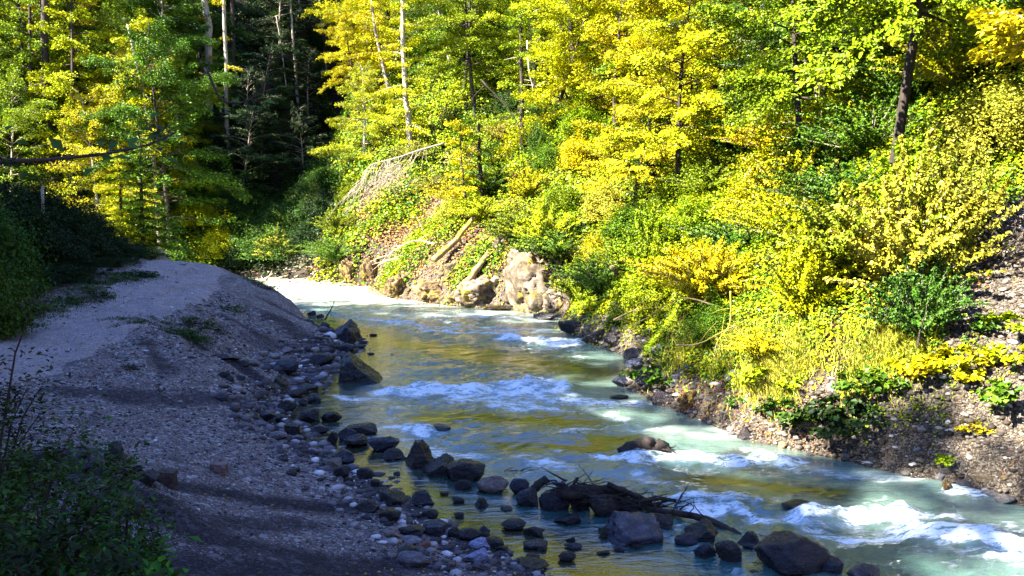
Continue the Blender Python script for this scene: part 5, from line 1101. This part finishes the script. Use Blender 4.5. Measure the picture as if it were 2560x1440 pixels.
for i, (px, py, sc, col, lab) in enumerate([(2110, 1040, 1.1, 'dark green', 'dark green fern clump on the scree'), (2160, 980, 1.0, 'mid green', 'green herb clump above the dark fern clump'), (2230, 960, .9, 'bright green', 'bright herb clump right of the dark fern clump'), (1930, 960, 1.0, 'yellow green', 'grassy yellow green tuft on the lower slope'),
        (1650, 950, 1.2, 'bright green', 'bright sapling leaning over the dark boulders of the right shore'), (1850, 1010, .5, 'mid green', 'tiny green herb on the pebbly right shore'), (2540, 1000, 1.0, 'bright green', 'bright green herbs at the right edge'), (2060, 1080, 1.1, 'dark green', 'dark herb clump standing in for shade low on the bank by the water'), (1980, 1050, 1.0, 'mid green', 'mid green herbs standing in for shade left of the low dark clump'), (2150, 1060, .9, 'dark green', 'dark herbs standing in for shade just right of the low dark clump'), (2360, 950, 1.0, 'golden yellow', 'orange yellow herb patch high on the scree'), (2420, 905, .9, 'golden yellow', 'smaller orange yellow herb patch near the right edge'), (2400, 820, 1.0, 'mid green', 'shaded herbs under the dark green bush'), (2540, 900, .8, 'lemon yellow', 'lemon herbs at the right edge'), (2370, 1160, .45, 'yellow green', 'tiny yellow herb at the foot of the scree'),  # low dark and mid green herbs by the water added in place of shade
        (2440, 1080, .5, 'golden yellow', 'small orange herb on the bare scree'), (2300, 930, .9, 'lemon yellow', 'lemon herb patch right of the bright clump'), (2540, 830, .9, 'yellow green', 'yellow herb patch under the upper scree')]):
    x, y = at(px, py); plant('herb', 'herb', 'plant', x, y, col, sc, label=lab, group='herbs on the right scree slope')
# eroded turf edge with hanging roots, right
rt_ = MB()
for k in range(46):
    px = 2400 + 170 * r_.random(); py = 596 - (px - 2400) * .15 + r_.normal(0, 14); a = wpt(px, py, Y=hit(px, py + 40)[1] - .4); L = r_.uniform(.1, .7); limb(rt_, [a, a + [r_.normal(0, .12), -.05, -L * .3], a + [r_.normal(0, .16), 0, -L * .65], a + [r_.normal(0, .25), .05, -L]], .009, .003, 4, k)
o = rt_.build('hanging_roots', BARK_DARK); tag(o, 'fringe of roots hanging from the eroded turf edge', 'roots', kind='stuff')
rc = MB()
for k in range(46):
    a = wpt(1912 + r_.normal(0, 14), 418 + r_.normal(0, 5), Y=hit(1912, 440)[1] - 1.0); L = r_.uniform(.4, .9); limb(rc, [a, a + [r_.normal(0, .15), -.1, -L * .4], a + [r_.normal(.0, .28), -.05, -L]], .018, .006, 4, k)
wood_thing('root_clump', 'grey root clump hanging in the middle of the right slope', 'roots', [('roots', rc)], DEAD_PALE)

# ------------------------------------------------------------------ shaded left side: post, bushes, grass, near branch
pb = wpt(108, 556, Y=30)
mb = MB(); top = wpt(106, 468, Y=30); mb.tube([[0, 0, -1.0], [0, 0, .02], (top - pb) * .5, top - pb], [.055, .055, .05, .045], 8); capm = MB(); capm.tube([(top - pb), (top - pb) + [0, 0, .05]], [.06, .05], 8)
e = empty('post', pb); tag(e, 'thin pale wooden post standing among the dark bushes at the left', 'post'); mb.build('pole', DEAD_PALE, e); capm.build('cap', DEAD_PALE, e)
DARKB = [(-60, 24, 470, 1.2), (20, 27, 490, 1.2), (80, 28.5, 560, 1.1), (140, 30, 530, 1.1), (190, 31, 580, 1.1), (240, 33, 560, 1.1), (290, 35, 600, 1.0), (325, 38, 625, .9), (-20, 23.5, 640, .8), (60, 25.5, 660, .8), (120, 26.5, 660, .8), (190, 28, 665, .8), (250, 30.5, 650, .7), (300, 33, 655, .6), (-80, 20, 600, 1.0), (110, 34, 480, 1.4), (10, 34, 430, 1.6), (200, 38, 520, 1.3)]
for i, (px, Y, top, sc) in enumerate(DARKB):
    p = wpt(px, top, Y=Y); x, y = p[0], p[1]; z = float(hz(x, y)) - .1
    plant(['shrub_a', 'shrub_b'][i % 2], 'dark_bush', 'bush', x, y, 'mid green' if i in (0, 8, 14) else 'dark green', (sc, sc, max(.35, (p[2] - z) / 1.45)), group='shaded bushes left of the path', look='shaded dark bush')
for i, (px, py, sc) in enumerate([(340, 690, .8), (300, 700, .7), (210, 735, .9), (250, 750, .7), (160, 760, .8), (120, 775, .7), (60, 790, .8), (20, 800, .8), (370, 690, .6), (480, 820, .75), (460, 835, .6), (520, 815, .6), (545, 830, .5), (590, 775, .6), (640, 712, .6), (670, 722, .6), (620, 700, .5), (470, 800, .5), (320, 920, .35), (500, 850, .5), (560, 770, .35)]):
    x, y = at(px, py); plant('herb_fine', 'low_plant', 'plant', x, y, 'mid green' if i % 3 else 'dark green', (sc * 1.5, sc * 1.1, sc * .9), group='low green plants on the shaded gravel bank', look='low green plant')
sp_g = []
for (a, b_, n_) in [((60, 795), (240, 745), 9), ((200, 712), (340, 700), 6), ((300, 690), (385, 690), 6), ((300, 808), (420, 800), 5), ((0, 800), (120, 790), 4), ((420, 830), (520, 840), 4), ((300, 660), (340, 655), 3)]:
    for k in range(n_):
        t = r_.random(); x, y = at(a[0] + (b_[0] - a[0]) * t, a[1] + (b_[1] - a[1]) * t); sp_g.append((x, y, r_.uniform(.3, .8)))
o = blades('grass', sp_g, 520, .06, .5, (.05, .08, .012), 911, lean=1.0); tag(o, 'short green grass along the path edge', 'grass', kind='stuff')
sp_g = []
for k in range(70):
    px, py = r_.uniform(1650, 2450), r_.uniform(850, 1010); h = hit(px, py)
    if scree(np.array([h[0]]), np.array([h[1]]))[0] < .5: sp_g.append((h[0], h[1], r_.uniform(.2, .5)))
for k in range(10): x, y = at(1940 + r_.normal(0, 25), 955 + r_.normal(0, 12)); sp_g.append((x, y, .5))
o = blades('grass', sp_g, 260, .30, .5, (.42, .40, .05), 912, lean=.9); tag(o, 'dry yellow grass on the sunny slope', 'grass', kind='stuff')
# near shrub, lower left, a few metres from the camera
def near_bush(label, x, y, z, R, Hh, n, leaf, seed, colour, clumps=50, nstem=30):
    st, C, N, D, sz = shrub_parts(seed, R, Hh, n, leaf, nstem, clumps)
    e = empty('leafy_shrub', (x, y, z)); tag(e, label, 'bush', 'near shaded shrubs at the lower left'); st.build('stems', BARK_DARK, e)
    lo = leaf_obj('foliage', C, N, D, sz, sz * .5, LEAF, e); lo.color = (*colour, 1)
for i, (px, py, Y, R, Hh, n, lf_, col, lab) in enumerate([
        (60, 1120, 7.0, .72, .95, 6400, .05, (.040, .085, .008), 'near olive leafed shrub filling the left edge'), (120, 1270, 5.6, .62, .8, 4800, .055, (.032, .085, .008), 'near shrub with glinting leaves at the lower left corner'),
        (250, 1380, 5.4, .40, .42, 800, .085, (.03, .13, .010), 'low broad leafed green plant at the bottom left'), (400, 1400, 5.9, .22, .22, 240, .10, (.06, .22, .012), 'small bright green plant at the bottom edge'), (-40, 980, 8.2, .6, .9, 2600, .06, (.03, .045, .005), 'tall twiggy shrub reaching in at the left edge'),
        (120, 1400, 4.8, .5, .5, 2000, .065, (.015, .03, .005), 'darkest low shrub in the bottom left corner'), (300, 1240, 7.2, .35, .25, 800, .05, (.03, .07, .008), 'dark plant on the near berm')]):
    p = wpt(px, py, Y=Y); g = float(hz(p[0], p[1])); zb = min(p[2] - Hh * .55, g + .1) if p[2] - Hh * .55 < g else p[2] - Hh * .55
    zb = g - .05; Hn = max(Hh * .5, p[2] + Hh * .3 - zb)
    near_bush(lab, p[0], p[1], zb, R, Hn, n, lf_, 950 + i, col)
# twig with leaves sticking out at (60-130, 870) and the arched branch hanging across the upper left, close to the camera
def leafy_branch(label, pts, r0, leaves, leaf, colour, seed, name='hanging_branch'):
    b = MB(); limb(b, pts, r0, r0 * .25, 6, seed, .1, 8); p = smooth_pl(np.array(pts), 20); r = np.random.default_rng(seed); C = []; D = []; N = []; t_ = MB()
    for k in range(leaves):
        a = p[int(r.uniform(.15, 1) * (len(p) - 1))]; o_ = r.normal(size=3) * [1, 1, .6]; o_ /= np.linalg.norm(o_); L = r.uniform(.03, .12) * leaf / .07
        b.tube([a, a + o_ * L], [.002, .001], 3); C.append(a + o_ * (L + leaf * .4)); D.append(o_); N.append(np.array([0, -.3, 1]) + r.normal(0, .4, 3))
    o0 = np.array(pts[0]); e = empty(name, o0); tag(e, label, 'branch')
    for n_, m_ in (('stem', b),): m_.V = [v - o0 for v in m_.V]; m_.build(n_, BARK_DARK, e)
    s = leaf * r.uniform(.7, 1.2, len(C)); lo = leaf_obj('leaves', np.array(C) - o0, np.array(N), np.array(D), s, s * .55, LEAF, e); lo.color = (*colour, 1)
leafy_branch('dark near branch with sparse leaves arching across the upper left', [wpt(-160, 408, Y=2.6), wpt(0, 405, Y=2.8), wpt(130, 398, Y=3.0), wpt(280, 382, Y=3.2), wpt(390, 355, Y=3.4), wpt(440, 330, Y=3.5)], .010, 46, .06, (.05, .10, .01), 77)
leafy_branch('thin arched near twig with a few leaves in front of the gully', [wpt(520, 180, Y=3.4), wpt(550, 245, Y=3.4), wpt(590, 258, Y=3.4), wpt(630, 245, Y=3.4), wpt(660, 210, Y=3.4), wpt(680, 150, Y=3.4), wpt(720, 145, Y=3.5)], .005, 12, .05, (.05, .10, .01), 78)
finish_labels()
